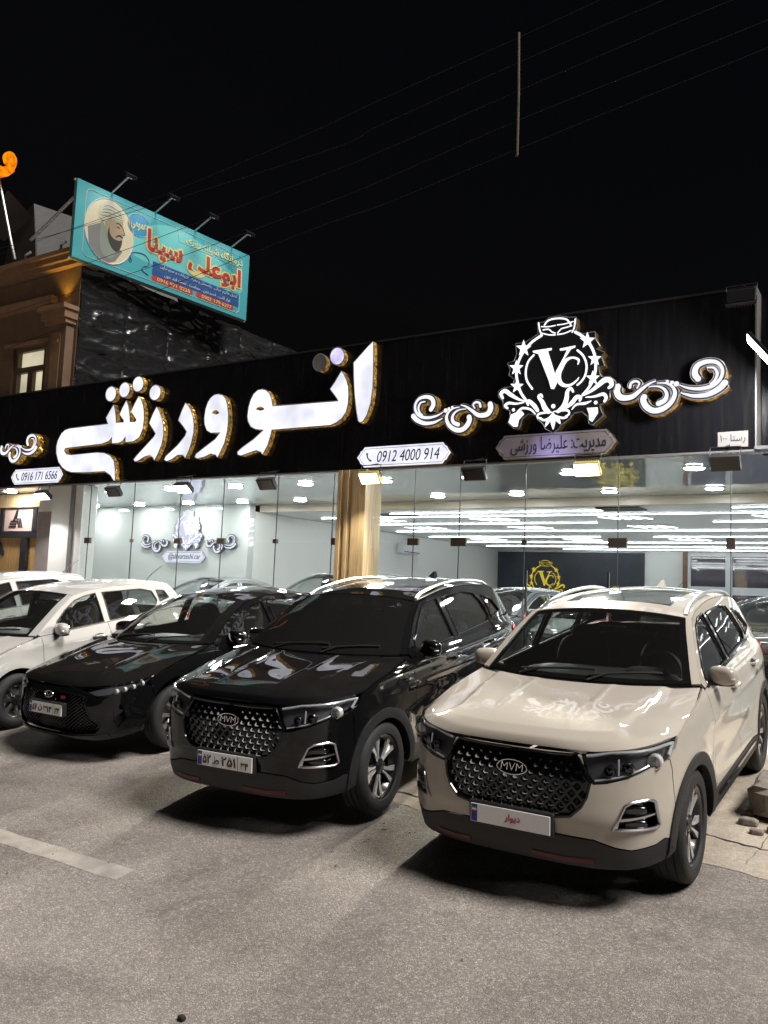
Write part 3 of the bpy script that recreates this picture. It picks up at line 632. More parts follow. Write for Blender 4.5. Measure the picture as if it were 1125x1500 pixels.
    w3 = [(3.42, zb(3.4)+.03), (3.74, zb(3.7)+.06), (3.62, 1.40), (3.40, 1.46), (3.44, 1.30)]
    low_ = [(y, zb(y)+.002) for y in (4.12, 3.7, 3.3, 2.9, 2.42, 1.9, 1.45)]
    fr_ = c.sides('window_frame', S(up+low_), 'PAINT', [S(w1), S(w2), S(w3)], step=.035, gap=.001)
    for w in (w1, w2, w3):
        gl = []
        for k, sg in enumerate((1, -1)):
            gl.append(c.part('side_window', panel('side_window', c.belt, S(w), step=.06, gap=.0, off=-.012, skirt=0, mirror=sg < 0), 'SGLASS', None))
            P = loop3(c.belt, S(w), .001)*np.array([sg, 1, 1]); c.part('window_trim', MB().tube(P, .0085, 6, closed=True).build('window_trim'), 'gloss_black', gl[-1])
    c.sides('door_pillar_trim', S([(2.372, zb(2.37)+.018), (2.475, zb(2.48)+.018), (2.455, 1.518), (2.355, 1.514)]), 'gloss_black', step=.05, gap=0, off=.003, skirt=0)
    c.sides('belt_molding', S([(1.50, zb(1.5)+.012), (1.5, zb(1.5)-.006), (3.40, zb(3.4)-.004), (3.44, zb(3.44)+.014)]), 'gloss_black', step=.08, gap=0, off=.010, skirt=.01)
    # tail
    Sr = c.sy(4.06)
    c.part('tailgate', panel('tailgate', c.belt, [(Sr, .62), (2*c.S-Sr, .62), (2*c.S-Sr, 1.19), (Sr, 1.19)], step=.08), 'PAINT')
    c.part('rear_bumper', panel('rear_bumper', c.belt, [(Sr-.03, .26), (2*c.S-Sr+.03, .26), (2*c.S-Sr, .615), (Sr, .615)], step=.08), 'black_plastic')
    c.sides('tail_light', S([(3.86, 1.0), (4.04, .985), (4.14, 1.0)])+[(c.S-.45, 1.0), (c.S-.45, 1.09)]+S([(4.1, 1.10), (3.9, 1.075)]), 'lamp_red', step=.05, off=.012)
    mirrors(c, 1.64, 1.155, .855, 'PAINT', .82); door_handle(c, 2.20, 1.005, d1, 'PAINT'); door_handle(c, 3.14, 1.03, d2, 'PAINT')
    wipers(c, ws, [(-.55, .15, .05), (.10, .72, .05)])
    interior(c, 1.45, 1.13, .82, 2.05, 2.95, 1.27)
    inner_shell(c, zb, yF, yR, ra-.03, .45, 3.95, .90)
    add_wheels(c, yF, yR, .352, .225, .905, .243, 'pinwheel')
    return c

def make_sedan():
    def extra(y, z, ws):
        k = -.014*np.exp(-np.abs(z-(.80+.03*(y-1)))/.03)*np.clip((y-.8)/.4, 0, 1)
        k = k+.018*np.exp(-((z-.52)/.10)**2)*np.clip((y-1.3)/.3, 0, 1)*np.clip((3.2-y)/.3, 0, 1)
        for yc in (.93, 3.58): k = k-.016*np.exp(-((np.hypot(y-yc, z-.33)-.40)/.08)**2)*np.where(z > .28, 1, 0)
        return k*ws
    c = Car([(0, .03), (.22, .035), (.42, .06), (.6, .12), (.73, .22), (.82, .38), (.875, .62), (.90, .95), (.912, 1.5), (.912, 2.4), (.91, 3.1), (.90, 3.7), (.865, 4.2), (.79, 4.48), (.6, 4.62), (.3, 4.665), (0, 4.675)],
            [(.1, .14), (.18, .08), (.25, .03), (.35, .02), (.48, .0), (.6, .02), (.7, .05), (.78, .10), (.9, .22), (1.0, .35)],
            [(.1, .12), (.18, .06), (.28, .018), (.4, .0), (.55, .0), (.7, .004), (.8, .006), (.88, .015), (.94, .035), (.98, .07), (1.05, .115), (1.2, .2), (1.35, .30), (1.45, .38), (1.52, .44)],
            [(.1, .16), (.25, .06), (.4, .0), (.6, .0), (.8, .02), (1.0, .04), (1.1, .08), (1.3, .3), (1.5, .5)], extra)
    c.zr = .33; yF, yR, ra = .93, 3.58, .41; F, S = c.F, c.Sd
    zb = lambda y: .965+.035*(y-1.4)
    Eh = [(.62, .785), (.85, .86), (1.1, .92), (1.32, .96), (1.46, .985)]
    Ea = [(1.46, .99), (1.75, 1.155), (2.0, 1.275), (2.25, 1.365)]
    Er = [(2.26, 1.368), (2.5, 1.395), (2.8, 1.405), (3.1, 1.388), (3.35, 1.345)]
    Et = [(3.36, 1.34), (3.65, 1.23), (3.95, 1.11), (4.1, 1.065)]
    Ek = [(4.1, 1.06), (4.35, 1.05), (4.5, 1.035)]
    def lip(xh):
        a = np.abs(xh); return c.belt(c.sy(.62)*(a**.85)*np.sign(xh), .715+.07*np.clip((a-.3)/.7, 0, 1)**1.2)
    def hb(xh, t): return .012*np.exp(-np.abs(np.abs(xh)-.42-.16*t)/.07)*np.clip(t*4, 0, 1)
    hood = c.patch(Eh, [(.10, .715), (.16, .77), (.32, .835), (.6, .90), (.9, .955), (1.18, .985)], 2.2, 2.4, hb, lip, .35)
    c.part('hood', panel('hood', hood, hood.poly(-.985, .985, .01, .975), step=.035), 'PAINT')
    cowl = c.patch([(1.42, .968), (1.5, .98)], [(1.14, .97), (1.24, .99)], 2.4, 2.6); c.part('cowl', panel('cowl', cowl, cowl.poly(-.93, .93, 0, 1), step=.06, skirt=0), 'black_plastic')
    ws = c.patch(Ea, [(1.19, .992), (1.55, 1.18), (1.86, 1.335), (2.14, 1.435)], 2.6, 2.4)
    c.part('windshield', panel('windshield', ws, ws.poly(-.90, .90, .01, .985), step=.05, gap=0, off=.004, skirt=.006), 'GLASS')
    c.part('windshield_border', panel('windshield_border', ws, ws.poly(-.90, .90, 0, 1), [ws.poly(-.84, .84, .07, .94)], step=.06, gap=0, off=-.004, skirt=0), 'gloss_black')
    for x0, x1 in ((.90, 1.0), (-1.0, -.90)): c.part('roof_pillar', panel('roof_pillar', ws, ws.poly(x0, x1, 0, 1), step=.04, gap=.002, off=.006), 'PAINT')
    roof = c.patch(Er, [(2.14, 1.437), (2.45, 1.468), (2.8, 1.477), (3.15, 1.455), (3.45, 1.40)], 2.6, 2.4)
    srf = roof.poly(-.66, .66, .10, .62); rp_ = c.part('roof', panel('roof', roof, roof.poly(-1, 1, 0, 1), [srf], step=.05), 'PAINT')
    c.part('sunroof', panel('sunroof', roof, srf, step=.06, gap=.003, off=-.002), 'lens_dark', rp_)
    tg = c.patch(Et, [(3.46, 1.395), (3.75, 1.27), (4.0, 1.15), (4.2, 1.085)], 2.2, 2.2); c.part('rear_window', panel('rear_window', tg, tg.poly(-.9, .9, .03, .97), step=.06), 'SGLASS')
    for x0, x1 in ((.9, 1.0), (-1.0, -.9)): c.part('roof_pillar', panel('roof_pillar', tg, tg.poly(x0, x1, 0, 1), step=.05, gap=.002), 'PAINT')
    tk = c.patch(Ek, [(4.2, 1.08), (4.45, 1.075), (4.64, 1.05)], 2.2, 2.2); c.part('boot_lid', panel('boot_lid', tk, tk.poly(-1, 1, 0, 1), step=.06), 'PAINT')
    # nose
    gr = F([(0, .672), (.30, .668), (.52, .64), (.50, .58), (.56, .45), (.66, .36), (.60, .285), (.35, .262), (0, .258)]); grf = gr+[(-u, v) for u, v in reversed(gr) if abs(u) > 1e-6]
    hl = F([(.50, .672), (.62, .70), ('y', .35, .735), ('y', .52, .765), ('y', .66, .785), ('y', .56, .735), ('y', .42, .70), (.72, .655), (.60, .640)])
    vent = F([(.74, .575), (.785, .56), (.80, .42), (.765, .34), (.745, .40)])
    bumper = F([(0, .707), (.4, .712), (.5, .68), (.60, .634), (.72, .648), ('y', .42, .694), ('y', .54, .725)])+S([(.60, .70)]+arc(yF, c.zr, ra, 140, 172, 7))+F([('y', .46, .27), (.74, .23), (.6, .215), (0, .215)])
    c.mid('front_bumper', bumper, 'PAINT', [grf, vent, [(-u, v) for u, v in reversed(vent)]], step=.035)
    g = c.part('grille', panel('grille', c.belt, grf, step=.06, gap=0, off=-.05, skirt=0), 'gloss_black')
    m = MB(); G = np.array(shrink(grf, .008))
    for dirn in (1, -1):
        for k in np.arange(-1.5, 1.5, .052):
            P = []
            for z in np.linspace(.265, .67, 22):
                u = k+dirn*(z-.46)*1.6
                if pip(np.array([[u, z]]), G)[0]: P.append(c.belt(u, z, -.018))
                else:
                    if len(P) > 1: m.tube(P, .0055, 4)
                    P = []
            if len(P) > 1: m.tube(P, .0055, 4)
    c.part('grille_mesh', m.build('grille_mesh'), 'gloss_black', g)
    c.part('grille_frame', MB().tube(loop3(c.belt, shrink(grf, .003), .0), .008, 6, closed=True).build('grille_frame'), 'gloss_black', g)
    ring = [c.belt(c.fx(.062*math.cos(a)) if abs(math.cos(a)) > 1e-3 else 0.0, .632+.030*math.sin(a), .012) for a in np.linspace(0, 2*math.pi, 32, endpoint=False)]
    c.part('emblem', MB().tube(ring, .006, 8, closed=True).tube([c.belt(c.fx(-.035), .645, .016), c.belt(0.0, .612, .016), c.belt(c.fx(.035), .645, .016)], .006, 6).build('emblem'), 'chrome', g)
    m = MB(); m.add([c.belt(c.fx(x), z, -.006) for x, z in ((.165, .628), (.235, .63), (.23, .60), (.17, .598))], [(0, 1, 2, 3)]); c.part('model_badge', m.build('model_badge'), 'ink_red', g)
    bw = c.sides('headlight', hl, 'lamp_bowl', step=.04, gap=0, off=-.035, skirt=0)
    for k, sg in enumerate((1, -1)):
        c.part('lens', panel('lens', c.belt, hl, step=.035, gap=.002, off=.003, skirt=.01, mirror=sg < 0), 'lens_glass', bw[k])
        for y, z in ((.26, .684), (.33, .697), (.41, .712), (.50, .735)):
            p = c.belt(c.sy(y), z, -.01)*np.array([sg, 1, 1]); b = MB(); b.lathe([(.026, .01), (.024, -.014), (.018, -.008), (0, -.012)], 16, 'y', c=tuple(p)); c.part('projector', b.build('projector'), 'reflector', bw[k])
    c.sides('air_vent', vent, 'gloss_black', step=.05, gap=0, off=-.04, skirt=0)
    lowp = F([(0, .25), (.35, .254), (.6, .277), (.7, .30), (.72, .25), (.6, .228), (0, .222)]); c.mid('bumper_lip', lowp, 'gloss_black', step=.05, off=.008)
    plate_holder(c, .50, .002, 6)
    m = MB(); m.box(-.27, .27, .004, .06, .435, .565, .006); c.part('plate_bracket', m.build('plate_bracket'), 'black_plastic')
    y1, y2, y3 = 1.46, 2.52, 3.36; zs = .28
    za = c.zr+math.sqrt(ra**2-(yR-y3)**2); aS = math.degrees(math.asin((zs-c.zr)/ra))
    fender = S([(.66, .79), (.85, .853), (1.1, .913), (1.32, .953), (y1, .975), (y1, zb(y1)-.05), (y1, zs)]+arc(yF, c.zr, ra, aS, 140, 20)+[(.605, .70), (.57, .735)])
    c.sides('front_fender', fender, 'PAINT', step=.035)
    d1 = c.sides('front_door', S([(y1, zs), (y2, zs), (y2, zb(y2)), (2, zb(2)), (y1, zb(y1))]), 'PAINT', step=.04)
    d2 = c.sides('rear_door', S([(y2, zs), (yR-ra*math.cos(math.radians(aS)), zs)]+arc(yR, c.zr, ra, 180-aS, math.degrees(math.acos((y3-yR)/ra)), 9)+[(y3, zb(y3)), (2.9, zb(2.9)), (y2, zb(y2))]), 'PAINT', step=.04)
    c.sides('quarter_panel', S([(y3, za+.003)]+arc(yR, c.zr, ra, math.degrees(math.acos((y3-yR)/ra)), aS, 16)[1:]+[(4.2, zs), (4.4, .6), (4.45, .9), (4.5, 1.03), (4.1, 1.058), (y3, zb(y3))]), 'PAINT', step=.04)
    c.sides('sill', S([(yF+ra, zs-.004), (yF+ra+.01, .2), (yR-ra-.01, .2), (yR-ra, zs-.004)]), 'black_plastic', step=.06)
    up = [(1.48, 1.0), (1.75, 1.152), (2.0, 1.272), (2.25, 1.362), (2.5, 1.392), (2.8, 1.402), (3.1, 1.385), (3.35, 1.342), (3.65, 1.226), (3.95, 1.106), (4.08, 1.064)]
    w1 = [(1.74, zb(1.74)+.015), (2.48, zb(2.48)+.015), (2.48, 1.345), (2.26, 1.315), (2.0, 1.215), (1.84, 1.125)]
    w2 = [(2.57, zb(2.57)+.015), (3.40, zb(3.4)+.015), (3.62, 1.08), (3.42, 1.215), (3.25, 1.29), (3.0, 1.335), (2.57, 1.347)]
    low_ = [(y, zb(y)+.002) for y in (4.0, 3.7, 3.36, 2.9, 2.52, 2.0, 1.5)]
    c.sides('window_frame', S(up+low_), 'PAINT', [S(w1), S(w2)], step=.04, gap=.001)
    for w in (w1, w2):
        for k, sg in enumerate((1, -1)):
            gl = c.part('side_window', panel('side_window', c.belt, S(w), step=.06, gap=0, off=-.012, skirt=0, mirror=sg < 0), 'SGLASS')
            P = loop3(c.belt, S(w), .001)*np.array([sg, 1, 1]); c.part('window_trim', MB().tube(P, .009, 6, closed=True).build('window_trim'), 'RAIL', gl)
    Sr = c.sy(4.45)
    c.part('rear_bumper', panel('rear_bumper', c.belt, [(Sr-.1, .24), (2*c.S-Sr+.1, .24), (2*c.S-Sr, .62), (Sr, .62)], step=.1), 'PAINT')
    c.part('boot_panel', panel('boot_panel', c.belt, [(Sr, .625), (2*c.S-Sr, .625), (2*c.S-Sr, 1.03), (Sr, 1.03)], step=.1), 'PAINT')
    c.sides('tail_light', S([(4.2, .88), (4.45, .86)])+[(c.S-.3, .88), (c.S-.3, .95)]+S([(4.45, .96), (4.2, .94)]), 'lamp_red', step=.05, off=.01)
    mirrors(c, 1.72, 1.02, .845, 'PAINT', .95); door_handle(c, 2.3, .88, d1); door_handle(c, 3.15, .90, d2)
    wipers(c, ws, [(-.55, .15, .04), (.10, .72, .04)]); interior(c, 1.5, .985, .80, 2.15, 3.0, 1.12)
    inner_shell(c, zb, yF, yR, ra-.02, .5, 4.1, .89); add_wheels(c, yF, yR, .33, .215, .895, .225, 'multi')
    return c

def make_hatch():
    def extra(y, z, ws):
        k = -.010*np.exp(-np.abs(z-(.86+.03*(y-1)))/.03)*np.clip((y-.8)/.4, 0, 1)
        k = k+.014*np.exp(-((z-.5)/.10)**2)*np.clip((y-1.1)/.3, 0, 1)*np.clip((2.9-y)/.3, 0, 1)
        for yc in (.78, 3.19): k = k-.016*np.exp(-((np.hypot(y-yc, z-.30)-.37)/.08)**2)*np.where(z > .26, 1, 0)
        return k*ws
    c = Car([(0, .02), (.25, .03), (.45, .07), (.6, .14), (.71, .27), (.78, .46), (.82, .75), (.838, 1.1), (.84, 1.8), (.838, 2.5), (.825, 3.1), (.79, 3.5), (.72, 3.72), (.55, 3.85), (.28, 3.885), (0, 3.89)],
            [(.1, .12), (.2, .05), (.3, .01), (.45, .0), (.6, .02), (.72, .05), (.82, .10), (.95, .25)],
            [(.1, .10), (.2, .04), (.3, .01), (.45, .0), (.6, .0), (.75, .008), (.88, .015), (.95, .035), (1.0, .065), (1.1, .11), (1.3, .19), (1.45, .27), (1.55, .34)],
            [(.1, .15), (.25, .05), (.4, .0), (.6, .0), (.8, .02), (.95, .04), (1.1, .10), (1.3, .2), (1.5, .38)], extra)
    c.zr = .305; yF, yR, ra = .78, 3.19, .365; F, S = c.F, c.Sd
    zb = lambda y: .985+.05*(y-1.1)
    Eh = [(.50, .83), (.7, .90), (.9, .955), (1.05, .99)]
    Ea = [(1.05, .995), (1.3, 1.16), (1.52, 1.30), (1.72, 1.405)]
    Er = [(1.73, 1.41), (2.0, 1.45), (2.4, 1.47), (2.8, 1.465), (3.2, 1.435), (3.48, 1.395)]
    Et = [(3.49, 1.39), (3.62, 1.22), (3.70, 1.05)]
    def lip(xh):
        a = np.abs(xh); return c.belt(c.sy(.50)*(a**.85)*np.sign(xh), .775+.055*np.clip((a-.3)/.7, 0, 1))
    hood = c.patch(Eh, [(.08, .775), (.14, .83), (.3, .89), (.55, .95), (.85, 1.0)], 2.2, 2.4, lambda xh, t: .01*np.exp(-np.abs(np.abs(xh)-.5-.12*t)/.06)*np.clip(t*4, 0, 1), lip, .35)
    c.part('hood', panel('hood', hood, hood.poly(-.985, .985, .01, .975), step=.04), 'PAINT')
    cowl = c.patch([(1.02, .98), (1.08, .99)], [(.82, .985), (.90, 1.0)], 2.4, 2.6); c.part('cowl', panel('cowl', cowl, cowl.poly(-.93, .93, 0, 1), step=.06, skirt=0), 'black_plastic')
    ws = c.patch(Ea, [(.86, 1.0), (1.17, 1.2), (1.42, 1.36), (1.64, 1.455)], 2.6, 2.4)
    c.part('windshield', panel('windshield', ws, ws.poly(-.90, .90, .01, .985), step=.05, gap=0, off=.004, skirt=.006), 'GLASS')
    c.part('windshield_border', panel('windshield_border', ws, ws.poly(-.90, .90, 0, 1), [ws.poly(-.85, .85, .06, .95)], step=.06, gap=0, off=-.004, skirt=0), 'gloss_black')
    for x0, x1 in ((.90, 1.0), (-1.0, -.90)): c.part('roof_pillar', panel('roof_pillar', ws, ws.poly(x0, x1, 0, 1), step=.04, gap=.002, off=.006), 'PAINT')
    roof = c.patch(Er, [(1.64, 1.457), (2.0, 1.505), (2.4, 1.525), (2.8, 1.52), (3.2, 1.49), (3.56, 1.44)], 2.6, 2.4)
    rp_ = c.part('roof', panel('roof', roof, roof.poly(-1, 1, 0, 1), step=.05), 'ROOF')
    m = MB(); m.tube([(.25, 3.3, 1.47), (.25, 3.42, 1.56), (.25, 3.62, 1.66)], [.008, .005, .004], 6); c.part('aerial', m.build('aerial'), 'black_plastic', rp_)
    tg = c.patch(Et, [(3.58, 1.43), (3.70, 1.25), (3.77, 1.06)], 2.2, 2.2); c.part('rear_window', panel('rear_window', tg, tg.poly(-.9, .9, .05, .98), step=.06), 'SGLASS')
    for x0, x1 in ((.9, 1.0), (-1.0, -.9)): c.part('roof_pillar', panel('roof_pillar', tg, tg.poly(x0, x1, 0, 1), step=.05, gap=.002), 'PAINT')
    gr = F([(0, .73), (.42, .735), (.47, .70), (.40, .655), (0, .645)]); grf = gr+[(-u, v) for u, v in reversed(gr) if abs(u) > 1e-6]
    g2 = F([(0, .50), (.42, .49), (.52, .36), (.46, .30), (0, .29)]); g2f = g2+[(-u, v) for u, v in reversed(g2) if abs(u) > 1e-6]
    hl = F([(.47, .745), (.58, .80), ('y', .34, .83), ('y', .52, .835), ('y', .45, .74), (.62, .675), (.52, .665)])
    bumper = F([(0, .768), (.45, .775), (.475, .74), (.52, .66), (.62, .67), ('y', .44, .735)])+S([(.46, .70)]+arc(yF, c.zr, ra, 130, 172, 7))+F([('y', .38, .25), (.66, .22), (.5, .2), (0, .2)])
    c.mid('front_bumper', bumper, 'PAINT', [grf, g2f], step=.04)
    g = c.part('grille', panel('grille', c.belt, grf, step=.06, gap=0, off=-.03, skirt=0), 'black_plastic'); c.part('lower_grille', panel('lower_grille', c.belt, g2f, step=.06, gap=0, off=-.04, skirt=0), 'black_plastic')
    c.part('grille_bar', MB().tube([c.belt(c.fx(x) if x else 0., .69, -.005) for x in np.linspace(-.42, .42, 12)], .010, 6).build('grille_bar'), 'chrome', g)
    bw = c.sides('headlight', hl, 'reflector', step=.05, gap=0, off=-.04, skirt=0)
    for k, sg in enumerate((1, -1)):
        c.part('lens', panel('lens', c.belt, hl, step=.04, gap=.002, off=.003, skirt=.01, mirror=sg < 0), 'lens_glass', bw[k])
        p = c.belt(c.fx(.62), .745, -.012)*np.array([sg, 1, 1]); b = MB(); b.lathe([(.05, .02), (.045, -.012), (.03, .0), (0, -.01)], 18, 'y', c=tuple(p)); c.part('projector', b.build('projector'), 'chrome', bw[k])
    plate_holder(c, .58, .0, 4)
    m = MB(); m.box(-.27, .27, .004, .05, .515, .645, .006); c.part('plate_bracket', m.build('plate_bracket'), 'black_plastic')
    y1, y2, y3 = 1.12, 2.14, 2.95; zs = .27
    za = c.zr+math.sqrt(ra**2-(yR-y3)**2); aS = math.degrees(math.asin((zs-c.zr)/ra))
    fender = S([(.52, .83), (.7, .893), (.9, .948), (y1, .99), (y1, .9), (y1, zs)]+arc(yF, c.zr, ra, aS, 130, 20)+[(.46, .735)])
    c.sides('front_fender', fender, 'PAINT', step=.04)
    d1 = c.sides('front_door', S([(y1, zs), (y2, zs), (y2, zb(y2)), (1.6, zb(1.6)), (y1, zb(y1))]), 'PAINT', step=.05)
    d2 = c.sides('rear_door', S([(y2, zs), (yR-ra*math.cos(math.radians(aS)), zs)]+arc(yR, c.zr, ra, 180-aS, math.degrees(math.acos((y3-yR)/ra)), 9)+[(y3, zb(y3)), (2.5, zb(2.5)), (y2, zb(y2))]), 'PAINT', step=.05)
    c.sides('quarter_panel', S([(y3, za+.003)]+arc(yR, c.zr, ra, math.degrees(math.acos((y3-yR)/ra)), aS, 16)[1:]+[(3.6, zs), (3.66, .6), (3.68, .95), (3.69, 1.06), (3.4, zb(3.4)), (y3, zb(y3))]), 'PAINT', step=.05)
    c.sides('sill', S([(yF+ra, zs-.004), (yF+ra+.01, .2), (yR-ra-.01, .2), (yR-ra, zs-.004)]), 'black_plastic', step=.06)
    up = [(1.08, 1.008), (1.3, 1.157), (1.52, 1.297), (1.72, 1.402), (2.0, 1.446), (2.4, 1.466), (2.8, 1.461), (3.2, 1.431), (3.48, 1.391), (3.62, 1.22), (3.69, 1.10)]
    w1 = [(1.34, zb(1.34)+.015), (2.09, zb(2.09)+.015), (2.08, 1.405), (1.9, 1.385), (1.73, 1.345), (1.55, 1.245), (1.40, 1.13)]
    w2 = [(2.19, zb(2.19)+.015), (2.98, zb(2.98)+.015), (3.10, 1.22), (3.05, 1.35), (2.85, 1.395), (2.19, 1.405)]
    w3 = [(3.15, 1.20), (3.36, 1.24), (3.3, 1.34), (3.14, 1.355)]
    low_ = [(y, zb(y)+.002) for y in (3.68, 3.3, 2.95, 2.5, 2.14, 1.6, 1.12)]
    c.sides('window_frame', S(up+low_), 'PAINT', [S(w1), S(w2), S(w3)], step=.04, gap=.001)
    for w in (w1, w2, w3):
        for k, sg in enumerate((1, -1)):
            gl = c.part('side_window', panel('side_window', c.belt, S(w), step=.06, gap=0, off=-.012, skirt=0, mirror=sg < 0), 'SGLASS')
            P = loop3(c.belt, S(w), .001)*np.array([sg, 1, 1]); c.part('window_trim', MB().tube(P, .008, 6, closed=True).build('window_trim'), 'black_plastic', gl)
    Sr = c.sy(3.68)
    c.part('rear_bumper', panel('rear_bumper', c.belt, [(Sr-.1, .24), (2*c.S-Sr+.1, .24), (2*c.S-Sr, .6), (Sr, .6)], step=.1), 'PAINT')
    c.part('tailgate', panel('tailgate', c.belt, [(Sr, .605), (2*c.S-Sr, .605), (2*c.S-Sr, 1.06), (Sr, 1.06)], step=.1), 'PAINT')
    c.sides('tail_light', S([(3.62, .86), (3.7, .84)])+[(c.S-.5, .86), (c.S-.5, 1.04)]+S([(3.7, 1.07), (3.6, 1.05)]), 'lamp_red', step=.05, off=.01)
    mirrors(c, 1.33, 1.035, .785, 'PAINT', .9); door_handle(c, 1.95, .89, d1); door_handle(c, 2.8, .92, d2)
    wipers(c, ws, [(-.55, .15, .04), (.10, .72, .04)]); interior(c, 1.12, .995, .73, 1.75, 2.5, 1.15)
    inner_shell(c, zb, yF, yR, ra-.02, .4, 3.5, .82); add_wheels(c, yF, yR, .305, .185, .825, .195, 'five')
    return c

def ground_z(y):
    if y >= 3.7: return min((y-4.9)*TS, (9.1-4.9)*TS)
    t = max(0., min(1., (3.7-y)/2.6)); return (3.7-4.9)*TS-TS*2.6*(t-t*t/2)
FLOOR_Z = .60
def place_car(c, name, label, x, y, yaw, paint_m, glass_m='tint_glass', sglass=None, rail='satin_silver', roof=None, plate=None, group=None, z=None, flat=False, flip=False, simple=False):
    """copy the parts of car c; yaw in degrees turns the tail towards +x"""
    root = thing(name, label, 'car', (x, y, ground_z(y) if z is None else z), ((0 if flat else SLOPE), 0, math.radians(-yaw)), group)
    sub = {'PAINT': paint_m, 'GLASS': glass_m, 'SGLASS': sglass or glass_m, 'RAIL': rail, 'ROOF': roof or paint_m}
    obs = []
    for name_, me, m, par in c.parts: obs.append(obj(name_, me, sub.get(m, m), obs[par] if par is not None else root))
    for (yy, sg, xc, r, tyre, barrel, disc, sp) in c.wheels:
        w = bpy.data.objects.new('wheel', None); w.empty_display_size = .1; w.location = (sg*xc, yy, r); w.rotation_euler = (random.uniform(0, 6), 0, 0 if sg > 0 else math.pi); link(w, root)
        obj('tyre', tyre, 'rubber', w); obj('rim', barrel, 'rim_dark', w); obj('brake_disc', disc, 'brake_metal', w)
        for n, me, m in sp: obj(n, me, m, w)
    if hasattr(c, 'studs') and not simple:
        g = obs[c.stud_parent]
        for p, a, k, me in c.studs:
            o = obj('stud', me, 'stud_black', g, p, (0, 0, a)); o.scale = (k, k*.62, k)
        s, wd, z_, off, gi = c.emblem
        obj('emblem_letters', text_mesh(s, .1, -.0015, .15, width=wd, depth=.004), 'chrome', g, c.belt(0., z_, .012))
    if plate:
        zc, yc, t = c.plate
        p = obj('number_plate', MB().box(-.26, .26, -.004, .004, -.055, .055, .003).build('number_plate'), plate.get('mat', 'plate_white'), root, (0, yc, zc), (math.radians(-t), 0, 0))
        obj('plate_band', MB().box(-.255, -.215, -.0055, -.002, -.051, .051).build('plate_band'), 'plate_blue', p)
        for k, m in enumerate(('flag_green', 'plate_white', 'flag_red')): obj('flag_stripe', MB().box(-.250, -.220, -.0065, -.003, .036-.010*k-.01, .036-.010*k).build('flag_stripe'), m, p)
        for s_, xx, zz, sz, ww, m in plate['text']:
            obj('plate_lettering', text_mesh(shape(s_), .1, .0022, depth=.0008, fit=(ww, sz)), m, p, (xx, -.0058, zz))
        if plate.get('div'): obj('plate_divider', MB().box(.128, .131, -.0055, -.002, -.05, .05).build('plate_divider'), 'ink_black', p)
    return root
